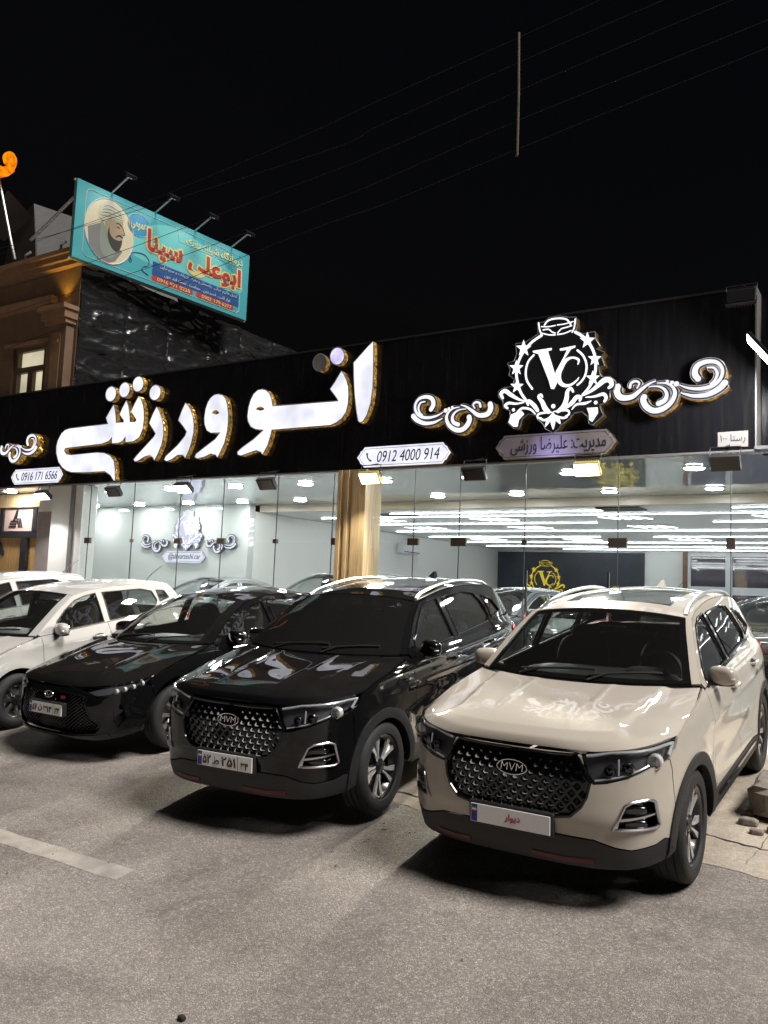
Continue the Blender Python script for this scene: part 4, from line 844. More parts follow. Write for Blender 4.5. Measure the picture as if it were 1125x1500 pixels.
# ------------------------------------------------------------------ ground
def at(u, v, axis, val):
    """point of a real plane (axis = val) seen at photo position (u, v) of the 1125 x 1500 picture"""
    d = M3 @ Vector((u-562.5, 750-v, -1229.5)); o = Vector((0, 0, CAM_H)); return o+d*((val-o[axis])/d[axis])
def asphalt(name, base, speck, conc=False):
    m, nt, p, out = nodes_of(name); N = nt.nodes.new; L = nt.links.new
    tc = N('ShaderNodeTexCoord'); big = N('ShaderNodeTexNoise'); big.inputs['Scale'].default_value = .55; big.inputs['Detail'].default_value = 7; big.inputs['Roughness'].default_value = .62
    fine = N('ShaderNodeTexNoise'); fine.inputs['Scale'].default_value = 26; fine.inputs['Detail'].default_value = 8
    vo = N('ShaderNodeTexVoronoi'); vo.inputs['Scale'].default_value = 125 if not conc else 170
    v2 = N('ShaderNodeTexVoronoi'); v2.inputs['Scale'].default_value = 42
    for n in (big, fine, vo, v2): L(tc.outputs['Object'], n.inputs['Vector'])
    r1 = N('ShaderNodeValToRGB'); r1.color_ramp.elements[0].position = .3; r1.color_ramp.elements[1].position = .72
    r1.color_ramp.elements[0].color = (*[c*.62 for c in base], 1); r1.color_ramp.elements[1].color = (*[c*1.3 for c in base], 1); L(big.outputs['Fac'], r1.inputs[0])
    # stones: colour per cell
    sep = N('ShaderNodeSeparateColor'); L(vo.outputs['Color'], sep.inputs[0])
    pw = N('ShaderNodeMath'); pw.operation = 'POWER'; pw.inputs[1].default_value = 4.0; L(sep.outputs[0], pw.inputs[0])
    rs = N('ShaderNodeMapRange'); rs.inputs[1].default_value = .0; rs.inputs[2].default_value = 1; rs.inputs[3].default_value = 1-speck*.45; rs.inputs[4].default_value = 1+speck*2.2; L(pw.outputs[0], rs.inputs[0])
    mul = N('ShaderNodeVectorMath'); mul.operation = 'SCALE'; L(r1.outputs[0], mul.inputs[0]); L(rs.outputs[0], mul.inputs['Scale'])
    rf = N('ShaderNodeMapRange'); rf.inputs[1].default_value = .3; rf.inputs[2].default_value = .7; rf.inputs[3].default_value = .88; rf.inputs[4].default_value = 1.12; L(fine.outputs['Fac'], rf.inputs[0])
    mu2 = N('ShaderNodeVectorMath'); mu2.operation = 'SCALE'; L(mul.outputs[0], mu2.inputs[0]); L(rf.outputs[0], mu2.inputs['Scale'])
    st = N('ShaderNodeTexNoise'); st.inputs['Scale'].default_value = 1.15; st.inputs['Detail'].default_value = 9; st.inputs['Roughness'].default_value = .68; st.inputs['Distortion'].default_value = .5; L(tc.outputs['Object'], st.inputs['Vector'])
    sr = N('ShaderNodeMapRange'); sr.inputs[1].default_value = .50; sr.inputs[2].default_value = .64; sr.inputs[3].default_value = 1.0; sr.inputs[4].default_value = .72; L(st.outputs['Fac'], sr.inputs[0])
    mu3 = N('ShaderNodeVectorMath'); mu3.operation = 'SCALE'; L(mu2.outputs[0], mu3.inputs[0]); L(sr.outputs[0], mu3.inputs['Scale'])
    vs = N('ShaderNodeTexVoronoi'); vs.inputs['Scale'].default_value = .75; L(tc.outputs['Object'], vs.inputs['Vector'])       # old oil drips
    vr = N('ShaderNodeMapRange'); vr.inputs[1].default_value = .05; vr.inputs[2].default_value = .10; vr.inputs[3].default_value = .55; vr.inputs[4].default_value = 1.0; L(vs.outputs['Distance'], vr.inputs[0])
    mu4 = N('ShaderNodeVectorMath'); mu4.operation = 'SCALE'; L(mu3.outputs[0], mu4.inputs[0]); L(vr.outputs[0], mu4.inputs['Scale'])
    L(mu4.outputs[0], p.inputs['Base Color'])
    rr = N('ShaderNodeMapRange'); rr.inputs[3].default_value = .42; rr.inputs[4].default_value = .85; L(sep.outputs[1], rr.inputs[0]); L(rr.outputs[0], p.inputs['Roughness'])
    b = N('ShaderNodeBump'); b.inputs['Strength'].default_value = .5 if not conc else .2; b.inputs['Distance'].default_value = .010; L(vo.outputs['Distance'], b.inputs['Height']); b.invert = True
    b2 = N('ShaderNodeBump'); b2.inputs['Strength'].default_value = .25; b2.inputs['Distance'].default_value = .02; L(fine.outputs['Fac'], b2.inputs['Height']); L(b.outputs[0], b2.inputs['Normal']); L(b2.outputs[0], p.inputs['Normal'])
    return m
asphalt('asphalt', (.252, .226, .204), .38); asphalt('concrete', (.41, .355, .285), .2, True)
def strip(name, x0, x1, ys, m, dz=0.0, nx=2):
    xs = np.linspace(x0, x1, nx); v = [(x, y, ground_z(y)+dz) for y in ys for x in xs]
    f = [(j*nx+i, j*nx+i+1, (j+1)*nx+i+1, (j+1)*nx+i) for j in range(len(ys)-1) for i in range(nx-1)]
    return struct(obj(name, mesh(name, v, f, True), m))
strip('ground', -400, 400, [-400, -60, -20, -6]+list(np.linspace(-4, 10.4, 60))+[14, 40, 500], 'asphalt', -.012)
fc = strip('forecourt', -16, 6, list(np.linspace(6.12, 10.45, 26)), 'concrete', .0, 260)
from mathutils import noise as _nz
for q in fc.data.vertices[:260]:                                            # broken, irregular front edge
    q.co.y += .16*_nz.noise(Vector((q.co.x*.8, 0, 0)))+.07*_nz.noise(Vector((q.co.x*3.1, 5, 0)))+.03*_nz.noise(Vector((q.co.x*11, 9, 0))); q.co.z = ground_z(q.co.y)-.009
# worn front edge and joints of the forecourt slab
m = mat('road_paint', (.335, .305, .275), .8, var=.3, vscale=7, bump=.2, bscale=60)
mk = MB(); n = 30
for k in range(n):
    x0 = -9+4.55*k/n; x1 = -9+4.55*(k+1)/n
    w = lambda x: (.085+.005*math.sin(x*9.1)+.005*math.sin(x*23))
    mk.add([(x0, 4.02-w(x0), ground_z(4.02-w(x0))-.0102), (x1, 4.02-w(x1), ground_z(4.02-w(x1))-.0102), (x1, 4.02+w(x1+2), ground_z(4.02+w(x1+2))-.0102), (x0, 4.02+w(x0+2), ground_z(4.02+w(x0+2))-.0102)], [(0, 1, 2, 3)])
struct(obj('road_marking', mk.build('road_marking'), m))
def crack(pts, w):
    P = catmull(pts, 8); v = []; f = []
    for i, (x, y) in enumerate(P):
        k = w*(.5+random.random()); x += random.uniform(-.012, .012); y += random.uniform(-.012, .012); z = ground_z(y)+.004
        v += [(x-k*.3, y-k, z), (x+k*.3, y+k, z)]
    f = [(2*i, 2*i+2, 2*i+3, 2*i+1) for i in range(len(P)-1)]; return v, f
mk = MB()
for pts, w in ([[(-3.9, 6.33), (-3.5, 6.28), (-3.0, 6.36), (-2.6, 6.30)], .012], [[(-1.3, 6.6), (-.9, 6.5), (-.4, 6.55), (.3, 6.4)], .008], [[(-6.4, 6.5), (-5.8, 6.42), (-5.4, 6.5)], .01], [[(-1.1, 7.7), (-.6, 7.8), (.2, 7.7)], .008], [[(-.95, 6.2), (-.9, 7.0), (-1.0, 8.2)], .006]): mk.add(*crack(pts, w))
struct(obj('pavement_cracks', mk.build('pavement_cracks'), 'dark_inside'))
# broken kerb stone and rubble on the right
mat('stone_grey', (.20, .175, .15), .85, var=.3, vscale=9, bump=.5, bscale=30)
def rock(c, r, seed, n=10):
    q = random.Random(seed); mb = MB(); v = []; f = []; nu, nv = 14, 9
    k = [q.uniform(.93, 1.06) for _ in range(nu*(nv+1))]
    for j in range(nv+1):
        th = -math.pi/2+math.pi*j/nv
        for i in range(nu):
            ph = 2*math.pi*i/nu; s = k[j*nu+i] if 0 < j < nv else 1; sg = lambda a: math.copysign(abs(a)**.55, a)
            v.append((c[0]+r[0]*s*sg(math.cos(th))*sg(math.cos(ph)), c[1]+r[1]*s*sg(math.cos(th))*sg(math.sin(ph)), c[2]+r[2]*s*sg(math.sin(th))))
    f = [(j*nu+i, j*nu+(i+1) % nu, (j+1)*nu+(i+1) % nu, (j+1)*nu+i) for j in range(nv) for i in range(nu)]
    mb.add(v, f); return mb.build('rubble')
tag(obj('broken_kerb_stone', rock((-.82, 7.45, ground_z(7.45)+.10), (.30, .42, .15), 3), 'stone_grey'), 'large broken kerb stone lying on the concrete right of the beige SUV', 'stone')
for i, (x, y, r) in enumerate(((-1.06, 6.95, .05), (-.98, 6.78, .035), (-.86, 6.86, .045), (-.75, 6.7, .03), (-1.1, 7.15, .035))):
    tag(obj('rubble_stone', rock((x, y, ground_z(y)+r*.4), (r*1.4, r, r*.6), 20+i), 'stone_grey'), ['small loose stone nearest the beige SUV in front of the kerb stone', 'small flat stone lying just off the kerb stone front edge', 'pale pebble on the concrete below the kerb stone', 'smallest pebble farthest right below the kerb stone', 'small dark stone beside the rear of the kerb stone'][i], 'stone', 'loose stones by the broken kerb')
tag(obj('pebble', rock((-2.93, 3.05, ground_z(3.05)+.0), (.02, .015, .012), 44), 'dark_inside'), 'small dark pebble alone on the asphalt in the foreground', 'stone')

gb = MB(); q_ = random.Random(5)                                             # grit and dead leaves swept along the edge of the tarmac
for k in range(420):
    x, y = q_.uniform(-8, 1.5), (q_.gauss(6.0, .35) if k % 2 else q_.uniform(2.2, 6.2)); r = abs(q_.gauss(0, .006))+.003; z = ground_z(y)-.012
    a = q_.uniform(0, 6.3); c_, s_ = math.cos(a)*r, math.sin(a)*r
    gb.add([(x+c_, y+s_, z), (x-s_, y+c_*.8, z), (x-c_, y-s_, z), (x+s_, y-c_*.8, z), (x, y, z+r*.9)], [(0, 1, 4), (1, 2, 4), (2, 3, 4), (3, 0, 4)])
o = obj('grit', gb.build('grit'), 'stone_grey'); o['kind'] = 'stuff'; o['label'] = 'loose grit scattered over the asphalt and slab edge'
# ------------------------------------------------------------------ showroom building
K = 1.0                                                                    # lamp level
FY, FB, FT = 10.60, 3.695, 5.665
def panel_black(name):
    m, nt, p, out = nodes_of(name); N = nt.nodes.new; L = nt.links.new
    p.inputs['Base Color'].default_value = (.010, .010, .012, 1); p.inputs['Roughness'].default_value = .22; p.inputs['Specular IOR Level'].default_value = .45
    tc = N('ShaderNodeTexCoord'); mp = N('ShaderNodeMapping'); mp.inputs['Scale'].default_value = (6, 6, .5); L(tc.outputs['Object'], mp.inputs[0])
    n = N('ShaderNodeTexNoise'); n.inputs['Scale'].default_value = 3; n.inputs['Detail'].default_value = 8; L(mp.outputs[0], n.inputs['Vector'])
    r = N('ShaderNodeMapRange'); r.inputs[1].default_value = .4; r.inputs[2].default_value = .75; r.inputs[3].default_value = .20; r.inputs[4].default_value = .30; L(n.outputs['Fac'], r.inputs[0]); L(r.outputs[0], p.inputs['Roughness'])
    rc = N('ShaderNodeValToRGB'); rc.color_ramp.elements[0].position = .45; rc.color_ramp.elements[1].position = .8; rc.color_ramp.elements[0].color = (.008, .008, .010, 1); rc.color_ramp.elements[1].color = (.013, .0125, .0125, 1)
    L(n.outputs['Fac'], rc.inputs[0]); L(rc.outputs[0], p.inputs['Base Color']); return m
panel_black('fascia_black')
mat('white_wall', (.82, .83, .82), .35, var=.04, vscale=1.2); mat('cream_trim', (.52, .46, .38), .4); mat('grey_metal', (.34, .34, .34), .4, .6)
mat('floor_tile', (.70, .71, .70), .12, var=.06, vscale=1.5); mat('navy_panel', (.030, .038, .055), .45, var=.25, vscale=2.2)
mat('roof_grey', (.08, .08, .08), .9)
def glossy_ceiling(name, gloss, base):
    m, nt, p, out = nodes_of(name); N = nt.nodes.new; L = nt.links.new
    p.inputs['Base Color'].default_value = (*base, 1); p.inputs['Roughness'].default_value = .5
    g = N('ShaderNodeBsdfGlossy'); g.inputs[0].default_value = (.85, .88, .9, 1); g.inputs['Roughness'].default_value = .015
    tc = N('ShaderNodeTexCoord'); n = N('ShaderNodeTexNoise'); n.inputs['Scale'].default_value = .8; L(tc.outputs['Object'], n.inputs['Vector'])
    b = N('ShaderNodeBump'); b.inputs['Strength'].default_value = .05; b.inputs['Distance'].default_value = .3; L(n.outputs['Fac'], b.inputs['Height']); L(b.outputs[0], g.inputs['Normal'])
    mx = N('ShaderNodeMixShader'); mx.inputs[0].default_value = gloss; L(p.outputs[0], mx.inputs[1]); L(g.outputs[0], mx.inputs[2]); L(mx.outputs[0], out.inputs[0])
glossy_ceiling('stretch_ceiling', .72, (.78, .80, .80)); glossy_ceiling('inner_ceiling_white', .05, (.84, .86, .86)); glossy_ceiling('polished_wall', .22, (.60, .63, .62))
show = thing('showroom_building', 'single-storey car showroom with black fascia, glass front and bright white interior', 'building', (-8, FY, ground_z(10)))
def wbox(name, x0, x1, y0, y1, z0, z1, m, parent=show, b=0.0):
    o = obj(name, MB().box(x0, x1, y0, y1, z0, z1, b).build(name), m, parent)
    if parent is not None: o.matrix_parent_inverse = Matrix.Translation(-Vector(parent.location))
    return o
def wmesh(name, me, m, parent=show):
    o = obj(name, me, m, parent)
    if parent is not None: o.matrix_parent_inverse = Matrix.Translation(-Vector(parent.location)) if parent.parent is None else Matrix.Identity(4)
    return o
seams = [-22.7, -19.42, -16.17, -12.92, -9.67, -6.40, -3.20, -1.555]
for a, b_ in zip(seams, seams[1:]): wbox('fascia_panel', a+.004, b_-.004, FY, FY+.12, FB, FT, 'fascia_black')
wbox('fascia_core', -22.7, -1.56, FY+.125, FY+.35, FB+.02, FT-.02, 'dark_inside')
wbox('fascia_coping', -22.7, -1.56, FY-.006, FY+.36, FT+.002, FT+.03, 'dark_inside')
wbox('fascia_edge_trim', -22.7, -1.56, FY-.008, FY+.12, FB-.025, FB-.002, 'grey_metal')
wbox('corner_trim', -1.548, -1.53, FY-.012, FY+.35, FB, FT+.02, 'grey_metal')
wbox('corner_trim', -1.30, -1.285, FY+.25, FY+.35, FB, FT, 'grey_metal')
wbox('fascia_panel', -1.525, 1.7, FY+.36, FY+.5, FB, FT, 'fascia_black'); wbox('fascia_panel', 1.71, 6, FY+.36, FY+.5, FB, FT, 'fascia_black')
wbox('roof_slab', -22.7, 6, FY+.5, 28.4, 3.78, 3.95, 'roof_grey')
wbox('stretch_ceiling', -22.7, 6, FY+.005, 14.75, FB+.0, FB+.04, 'stretch_ceiling')
wbox('ceiling_header', -12.7, 6, 14.755, 14.9, 3.54, FB-.003, 'cream_trim')
wbox('inner_ceiling', -12.7, 6, 14.905, 28.2, 3.545, 3.6, 'inner_ceiling_white')
FLOOR_Z = .55
wbox('floor', -22.7, 6, 10.5, 28.2, FLOOR_Z-.1, FLOOR_Z, 'floor_tile')
wbox('back_wall', -22.7, -12.7, 14.4, 14.6, FLOOR_Z+.001, FB-.002, 'polished_wall')
wbox('side_wall', -12.9, -12.705, 14.605, 28.2, FLOOR_Z+.001, 3.54, 'white_wall')
wbox('rear_wall', -12.70, 6, 28.0, 28.2, FLOOR_Z+.001, 3.54, 'white_wall')
wbox('navy_wall_panel', -12.68, -7.45, 27.93, 27.995, FLOOR_Z+.003, 3.46, 'navy_panel')
wbox('right_wall', 5.8, 6, 10.9, 27.9, FLOOR_Z+.001, 3.53, 'white_wall')
wbox('side_wall', -20.2, -20.0, 11.75, 14.39, FLOOR_Z+.002, FB-.003, 'white_wall'); wbox('partition', -22, -14.64, 11.705, 11.76, FLOOR_Z+.002, FB-.003, 'white_wall')
# window screen at the back right
mat('window_reflect', (.10, .085, .11), .04, coat=1.0, spec=1.0); mat('window_blue', (.03, .035, .13), .05, coat=1.0, spec=1.0); mat('white_frame', (.72, .74, .76), .35); mat('wood_post', (.22, .12, .07), .5, var=.2)
bw = thing('rear_window_wall', 'white framed window screen with dark panes at the back of the showroom', 'window', (-3, 27.9, FLOOR_Z))
P_ = lambda u, v: at(u, v, 1, 27.85)
x0, x1, x2, x3 = -6.05, -4.82, -3.6, -2.4
for a, b_ in ((x0, x0+.09), (x1-.1, x1+.1), (x2-.06, x2+.06), (x3-.1, x3+.1)): wbox('mullion', a, b_, 27.80, 27.92, FLOOR_Z, 3.46, 'white_frame', bw)
for z0, z1 in ((3.36, 3.46), (2.18, 2.42), (.42, .6)):
    for a, b_ in ((x0+.092, x1-.102), (x1+.102, x2-.062), (x2+.062, x3-.102)): wbox('transom', a, b_, 27.81, 27.91, z0, z1, 'white_frame', bw)
for i, (a, b_) in enumerate(((x0+.09, x1-.1), (x1+.1, x2-.06), (x2+.06, x3-.1))):
    wbox('pane', a, b_, 27.86, 27.88, 2.42, 3.36, 'window_reflect', bw); wbox('pane', a, b_, 27.86, 27.88, .6, 2.18, 'window_blue', bw)
wbox('side_post', x0-.14, x0-.005, 27.75, 27.92, FLOOR_Z, 3.5, 'wood_post', bw)
# timber clad pillar
def wood(name, base):
    m, nt, p, out = nodes_of(name); N = nt.nodes.new; L = nt.links.new
    tc = N('ShaderNodeTexCoord'); mp = N('ShaderNodeMapping'); mp.inputs['Scale'].default_value = (14, 14, .8); L(tc.outputs['Object'], mp.inputs[0])
    n = N('ShaderNodeTexNoise'); n.inputs['Scale'].default_value = 2.2; n.inputs['Detail'].default_value = 8; n.inputs['Distortion'].default_value = .6; L(mp.outputs[0], n.inputs['Vector'])
    r = N('ShaderNodeValToRGB'); r.color_ramp.elements[0].position = .3; r.color_ramp.elements[1].position = .7
    r.color_ramp.elements[0].color = (*[c*.62 for c in base], 1); r.color_ramp.elements[1].color = (*[min(1, c*1.2) for c in base], 1)
    L(n.outputs['Fac'], r.inputs[0]); L(r.outputs[0], p.inputs['Base Color']); p.inputs['Roughness'].default_value = .28; p.inputs['Coat Weight'].default_value = .3
wood('wood_light', (.64, .47, .26)); wood('wood_amber', (.50, .30, .12))
for i, (a, b_, d) in enumerate(((-7.47, -7.40, 0), (-7.394, -7.335, .02), (-7.329, -7.27, .0), (-7.264, -7.20, .02), (-7.194, -6.95, 0))): wbox('pillar_board', a, b_, FY-.14+d, FY+.30, ground_z(10.4), FB-.028, 'wood_light')
# left masonry columns
wbox('white_column', -14.62, -14.02, FY+.05, FY+.55, ground_z(10.4), FB-.028, 'white_wall'); wbox('steel_post', -14.015, -13.93, FY+.02, FY+.14, ground_z(10.4), FB-.028, 'grey_metal')
wbox('white_column', -13.92, -13.70, FY+.06, FY+.4, ground_z(10.4), FB-.028, 'white_wall')
mat('mauve_column', (.30, .26, .26), .6, var=.1); wbox('plaster_column', -15.25, -14.63, FY+.2, FY+.75, ground_z(10.4), 3.18, 'mauve_column'); wbox('column_capital', -15.22, -14.64, FY+.19, FY+.7, 3.182, FB-.01, 'white_wall')
# frameless glass front with patch fittings
GX = [-13.70, -13.50, -12.27, -11.06, -10.03, -8.83, -7.70, -7.475]; GX2 = [-6.945, -6.22, -5.47, -4.47, -3.19, -1.83, -.5, .9, 2.2]
GY = FY+.085; PZ = 2.585
mat('fitting_bronze', (.16, .13, .11), .35, .8)
for G in (GX, GX2):
    for a, b_ in zip(G, G[1:]):
        wbox('glass_pane', a+.003, b_-.003, GY, GY+.010, FLOOR_Z+.02, PZ-.002, 'shop_glass'); wbox('glass_pane', a+.003, b_-.003, GY, GY+.010, PZ+.002, FB-.03, 'shop_glass')
for x, w, h in ((-13.50, .16, .11), (-12.27, .05, .06), (-11.06, .16, .10), (-10.03, .17, .10), (-8.83, .08, .07), (-7.60, .20, .11), (-6.22, .18, .10), (-5.47, .24, .12), (-4.47, .07, .07), (-3.19, .24, .12), (-1.83, .10, .13), (-.5, .2, .12)):
    wbox('patch_fitting', x-w/2, x+w/2, GY-.022, GY+.032, PZ-h/2, PZ+h/2, 'fitting_bronze', b=.006)
mat('joint_dark', (.05, .055, .055), .4)
for x in GX[1:-1]+GX2[1:-1]: wbox('glass_joint', x-.0045, x+.0045, GY-.003, GY+.013, FLOOR_Z+.02, FB-.03, 'joint_dark')
for x in (-4.47, -3.35): wbox('door_pull', x+.05, x+.075, GY-.06, GY-.035, 1.1, 2.2, 'chrome')

# neighbouring shop under the same fascia
ns = thing('neighbour_shop_front', 'timber lined neighbour shop front with dark frames under the fascia on the left', 'shop front', (-17, 11.6, ground_z(10.4)))
mat('frame_dark', (.02, .02, .024), .4); mat('poster_pink', (.62, .45, .40), .6)
wbox('timber_wall', -22, -15.0, 11.62, 11.7, ground_z(10.4), 3.68, 'wood_amber', ns)
wbox('header_board', -22, -15.0, 11.5, 11.6, 3.38, 3.68, 'wood_light', ns)
for a in (-18.85, -17.62, -16.42): wbox('frame_post', a-.06, a+.06, 11.53, 11.6, 2.84, 3.37, 'frame_dark', ns)
wbox('frame_rail', -22, -15.3, 11.52, 11.6, 2.70, 2.83, 'frame_dark', ns)
for a in (-18.9, -16.72): wbox('frame_post', a-.1, a+.1, 11.52, 11.6, ground_z(10.4), 2.69, 'frame_dark', ns)
for a, b_ in ((-18.78, -17.69), (-17.55, -16.49), (-16.35, -15.3)): wbox('poster', a, b_, 11.57, 11.61, 2.85, 3.36, 'poster_pink', ns)
mb = MB()                                                                  # three striped blades of the logo
for i in range(3):
    mb.box(-17.36+.028*i, -17.10-.02*(2-i)+.03, 11.555, 11.568, 2.93+.062*i, 2.965+.062*i)
def quad(mb, pts, y): mb.add([(p[0], y, p[1]) for p in pts]+[(p[0], y+.012, p[1]) for p in pts], [(0, 1, 2, 3), (4, 7, 6, 5), (0, 4, 5, 1), (1, 5, 6, 2), (2, 6, 7, 3), (3, 7, 4, 0)])
for i in range(3):
    quad(mb, [(-17.22+.05*i, 3.09+.02*i), (-17.185+.05*i, 3.09+.02*i), (-17.08+.018*i, 3.32-.08*i*0), (-17.10+.018*i, 3.33)], 11.555)
    quad(mb, [(-17.10+.06*i, 3.14), (-17.065+.06*i, 3.14), (-16.98+.06*i, 2.93), (-17.015+.06*i, 2.93)], 11.555)
wmesh('poster_logo', mb.build('poster_logo'), 'ink_black', ns)
hp = [(-18.3, 2.0), (-18.25, 2.45), (-18.0, 2.62), (-17.86, 2.68), (-17.80, 2.75), (-17.76, 2.67), (-17.66, 2.58), (-17.52, 2.40), (-17.50, 2.32), (-17.56, 2.27), (-17.66, 2.34), (-17.74, 2.32), (-17.78, 2.18), (-17.70, 2.0)]
V, T = triangulate(hp); face = mesh('horse', [(p[0], 11.60, p[1]) for p in V], [tuple(t) for t in T]); wmesh('horse_silhouette', face, mat('mural_navy', (.02, .022, .05), .6), ns)

# ------------------------------------------------------------------ ceiling lamps
emit('lamp_white', (1.0, .995, .97), 130*K); emit('lamp_warm', (1.0, .82, .5), 60*K); emit('strip_white', (.98, .99, 1.0), 12*K); emit('louvre_white', (.98, .99, 1.0), 3.5*K)
dl = MB(); dl.lathe([(0, -.004), (.082, -.004), (.085, -.012)], 24, 'z'); dl_me = dl.build('diffuser')
rg = MB(); rg.lathe([(.084, 0), (.088, -.018), (.108, -.014), (.112, 0)], 24, 'z'); rg_me = rg.build('trim_ring')
xs1 = [-17.2, -15.6, -14.2, -12.45, -10.75, -9.1, -7.45, -5.85, -4.24, -2.48, -.9]; xs2 = [-17.45, -15.8, -14.16, -12.5, -10.89, -9.3, -7.6, -5.99, -4.31, -2.63, -1.0]
for row, (xs, y) in enumerate(((xs1, 11.76), (xs2, 13.92))):
    for i, x in enumerate(xs):
        warm = (row == 1 and i == 5)
        if row == 0 and i < 2: x, y = (-16.75, -15.3)[i], 11.12
        else: y = (11.76, 13.92)[row]
        t = thing('downlight', 'warm recessed downlight above the timber pillar in the back row' if warm else ((('left' if i == 0 else 'right')+' one of two downlights in the ceiling before the neighbour shop' if i < 2 else ORD[i-2]+' downlight from the left in the front row of the glossy ceiling') if row == 0 else ORD[i]+' downlight from the left in the back row of the glossy ceiling'), 'light', (x, y, FB-.002), group='warm downlight' if warm else (('neighbour shop downlights' if i < 2 else 'front row downlights') if row == 0 else 'back row downlights'))
        o = obj('diffuser', dl_me, 'lamp_warm' if warm else 'lamp_white', t, (0, 0, -.012)); o.scale = (1.45, 1.45, 1); o = obj('trim_ring', rg_me, 'white_frame', t); o.scale = (1.45, 1.45, 1)
CZ = 3.542
for i, (y, x0, x1) in enumerate(((15.45, -9.6, -4.9), (16.2, -12.0, -1.0), (17.9, -12.2, -5.8), (17.9, -3.4, 4), (20.0, -12.2, 1), (21.9, -12.2, -7.0), (21.9, -5.6, 4), (24.0, -12.2, 4), (25.9, -12.2, 4), (27.3, -10, 4), (15.3, -2.6, 4))):
    t = thing('linear_ceiling_light', ['nearest strip light in the middle of the rear showroom ceiling', 'longest strip light in the second row from the glass', 'left strip light in the third row from the glass', 'right strip light in the third row from the glass', 'long strip light in the fourth row from the glass', 'left strip light in the fifth row from the glass', 'right strip light in the fifth row from the glass', 'long strip light in the sixth row from the glass', 'long strip light in the seventh row from the glass', 'farthest strip light close to the navy back wall', 'nearest strip light at the right side of the ceiling'][i], 'light', ((x0+x1)/2, y, CZ), group='linear ceiling lights'); w = (x1-x0)/2
    obj('diffuser', MB().box(-w, w, -.011, .011, -.022, -.010).build('diffuser'), 'strip_white', t); obj('housing', MB().box(-w-.01, w+.01, -.035, .035, -.009, 0).build('housing'), 'white_frame', t)
bar = MB().box(-.30, .30, -.018, .018, -.02, -.008).build('bar'); base_ = MB().box(-.48, .48, -.48, .48, -.007, 0).build('housing')
for ri, y in enumerate((16.95, 19.0, 22.9)):
    for ci, x in enumerate(np.arange(-10.9, 3, 2.9)):
        t = thing('louvre_light', ORD[ci]+' louvre light of slanted bars from the left in the '+['nearest', 'middle', 'farthest'][ri]+' ceiling row', 'light', (x+.2*(y % 2), y, CZ), group='louvre ceiling lights')
        obj('housing', base_, 'inner_ceiling_white', t)
        for k in range(4):
            o = obj('bar', bar, 'louvre_white', t, (-.33+.22*k, 0, 0), (0, 0, math.radians(62)))
for u, v in ((582, 754), (897, 740)):
    p = at(u, v, 2, CZ); t = tag(obj('ceiling_grille', MB().box(-.4, .4, -.28, .28, -.02, 0).build('ceiling_grille'), 'frame_dark', None, (p.x, max(p.y, 15.3), CZ)), 'dark ventilation grille in the ceiling ' + ('near the timber pillar' if u < 600 else 'in the middle of the showroom'), 'vent')
# wall air conditioner
t = thing('air_conditioner', 'white wall air conditioner on the left showroom side wall', 'air conditioner', (-12.70, 21.4, 2.98))
obj('casing', MB().box(0, .22, -.5, .5, 0, .30, .03).build('casing'), 'white_frame', t); obj('air_outlet', MB().box(.221, .226, -.45, .45, .03, .06).build('air_outlet'), 'frame_dark', t)
obj('pipe', MB().tube([(.05, .5, .1), (.05, .62, .08), (.05, .62, -.3)], .015, 6).build('pipe'), 'white_frame', t)

# ------------------------------------------------------------------ fascia signs
emit('sign_white', (.88, .89, 1.0), .68*K, .22, 1.6); emit('sign_emblem', (.93, .95, 1.0), .9*K); emit('sign_purple', (.62, .56, 1.0), .75*K, .3, 5); emit('sign_scroll', (.88, .88, 1.0), .68*K)
emit('sign_plate', (.86, .86, 1.0), .64*K, .10, 4); mat('sign_dead', (.23, .23, .22), .4); mat('edge_dark', (.02, .02, .022), .25); mat('edge_lilac', (.42, .40, .55), .4); mat('edge_light', (.16, .16, .18), .3)
def gold_mat():
    m, nt, p, out = nodes_of('gold_sequin'); N = nt.nodes.new; L = nt.links.new
    tc = N('ShaderNodeTexCoord'); v = N('ShaderNodeTexVoronoi'); v.inputs['Scale'].default_value = 30; L(tc.outputs['Object'], v.inputs['Vector'])
    s = N('ShaderNodeSeparateColor'); L(v.outputs['Color'], s.inputs[0])
    r = N('ShaderNodeValToRGB'); r.color_ramp.elements[0].color = (.10, .045, .008, 1); r.color_ramp.elements[1].color = (.85, .50, .10, 1); L(s.outputs[0], r.inputs[0])
    L(r.outputs[0], p.inputs['Base Color']); p.inputs['Metallic'].default_value = .75; p.inputs['Roughness'].default_value = .3
    L(r.outputs[0], p.inputs['Emission Color']); p.inputs['Emission Strength'].default_value = .22*K          # back-lit sequins
    vm = N('ShaderNodeVectorMath'); vm.operation = 'SUBTRACT'; vm.inputs[1].default_value = (.5, .5, .5); L(v.outputs['Color'], vm.inputs[0])
    va = N('ShaderNodeVectorMath'); va.operation = 'SCALE'; va.inputs['Scale'].default_value = 1.1; L(vm.outputs[0], va.inputs[0])
    g = N('ShaderNodeNewGeometry'); ad = N('ShaderNodeVectorMath'); L(g.outputs['Normal'], ad.inputs[0]); L(va.outputs[0], ad.inputs[1])
    no = N('ShaderNodeVectorMath'); no.operation = 'NORMALIZE'; L(ad.outputs[0], no.inputs[0]); L(no.outputs[0], p.inputs['Normal'])
gold_mat()
def ell(c, rx, ry, rot=0, n=28):
    a = math.radians(rot); return [(c[0]+rx*math.cos(t)*math.cos(a)-ry*math.sin(t)*math.sin(a), c[1]+rx*math.cos(t)*math.sin(a)+ry*math.sin(t)*math.cos(a)) for t in np.linspace(0, 2*math.pi, n, endpoint=False)]
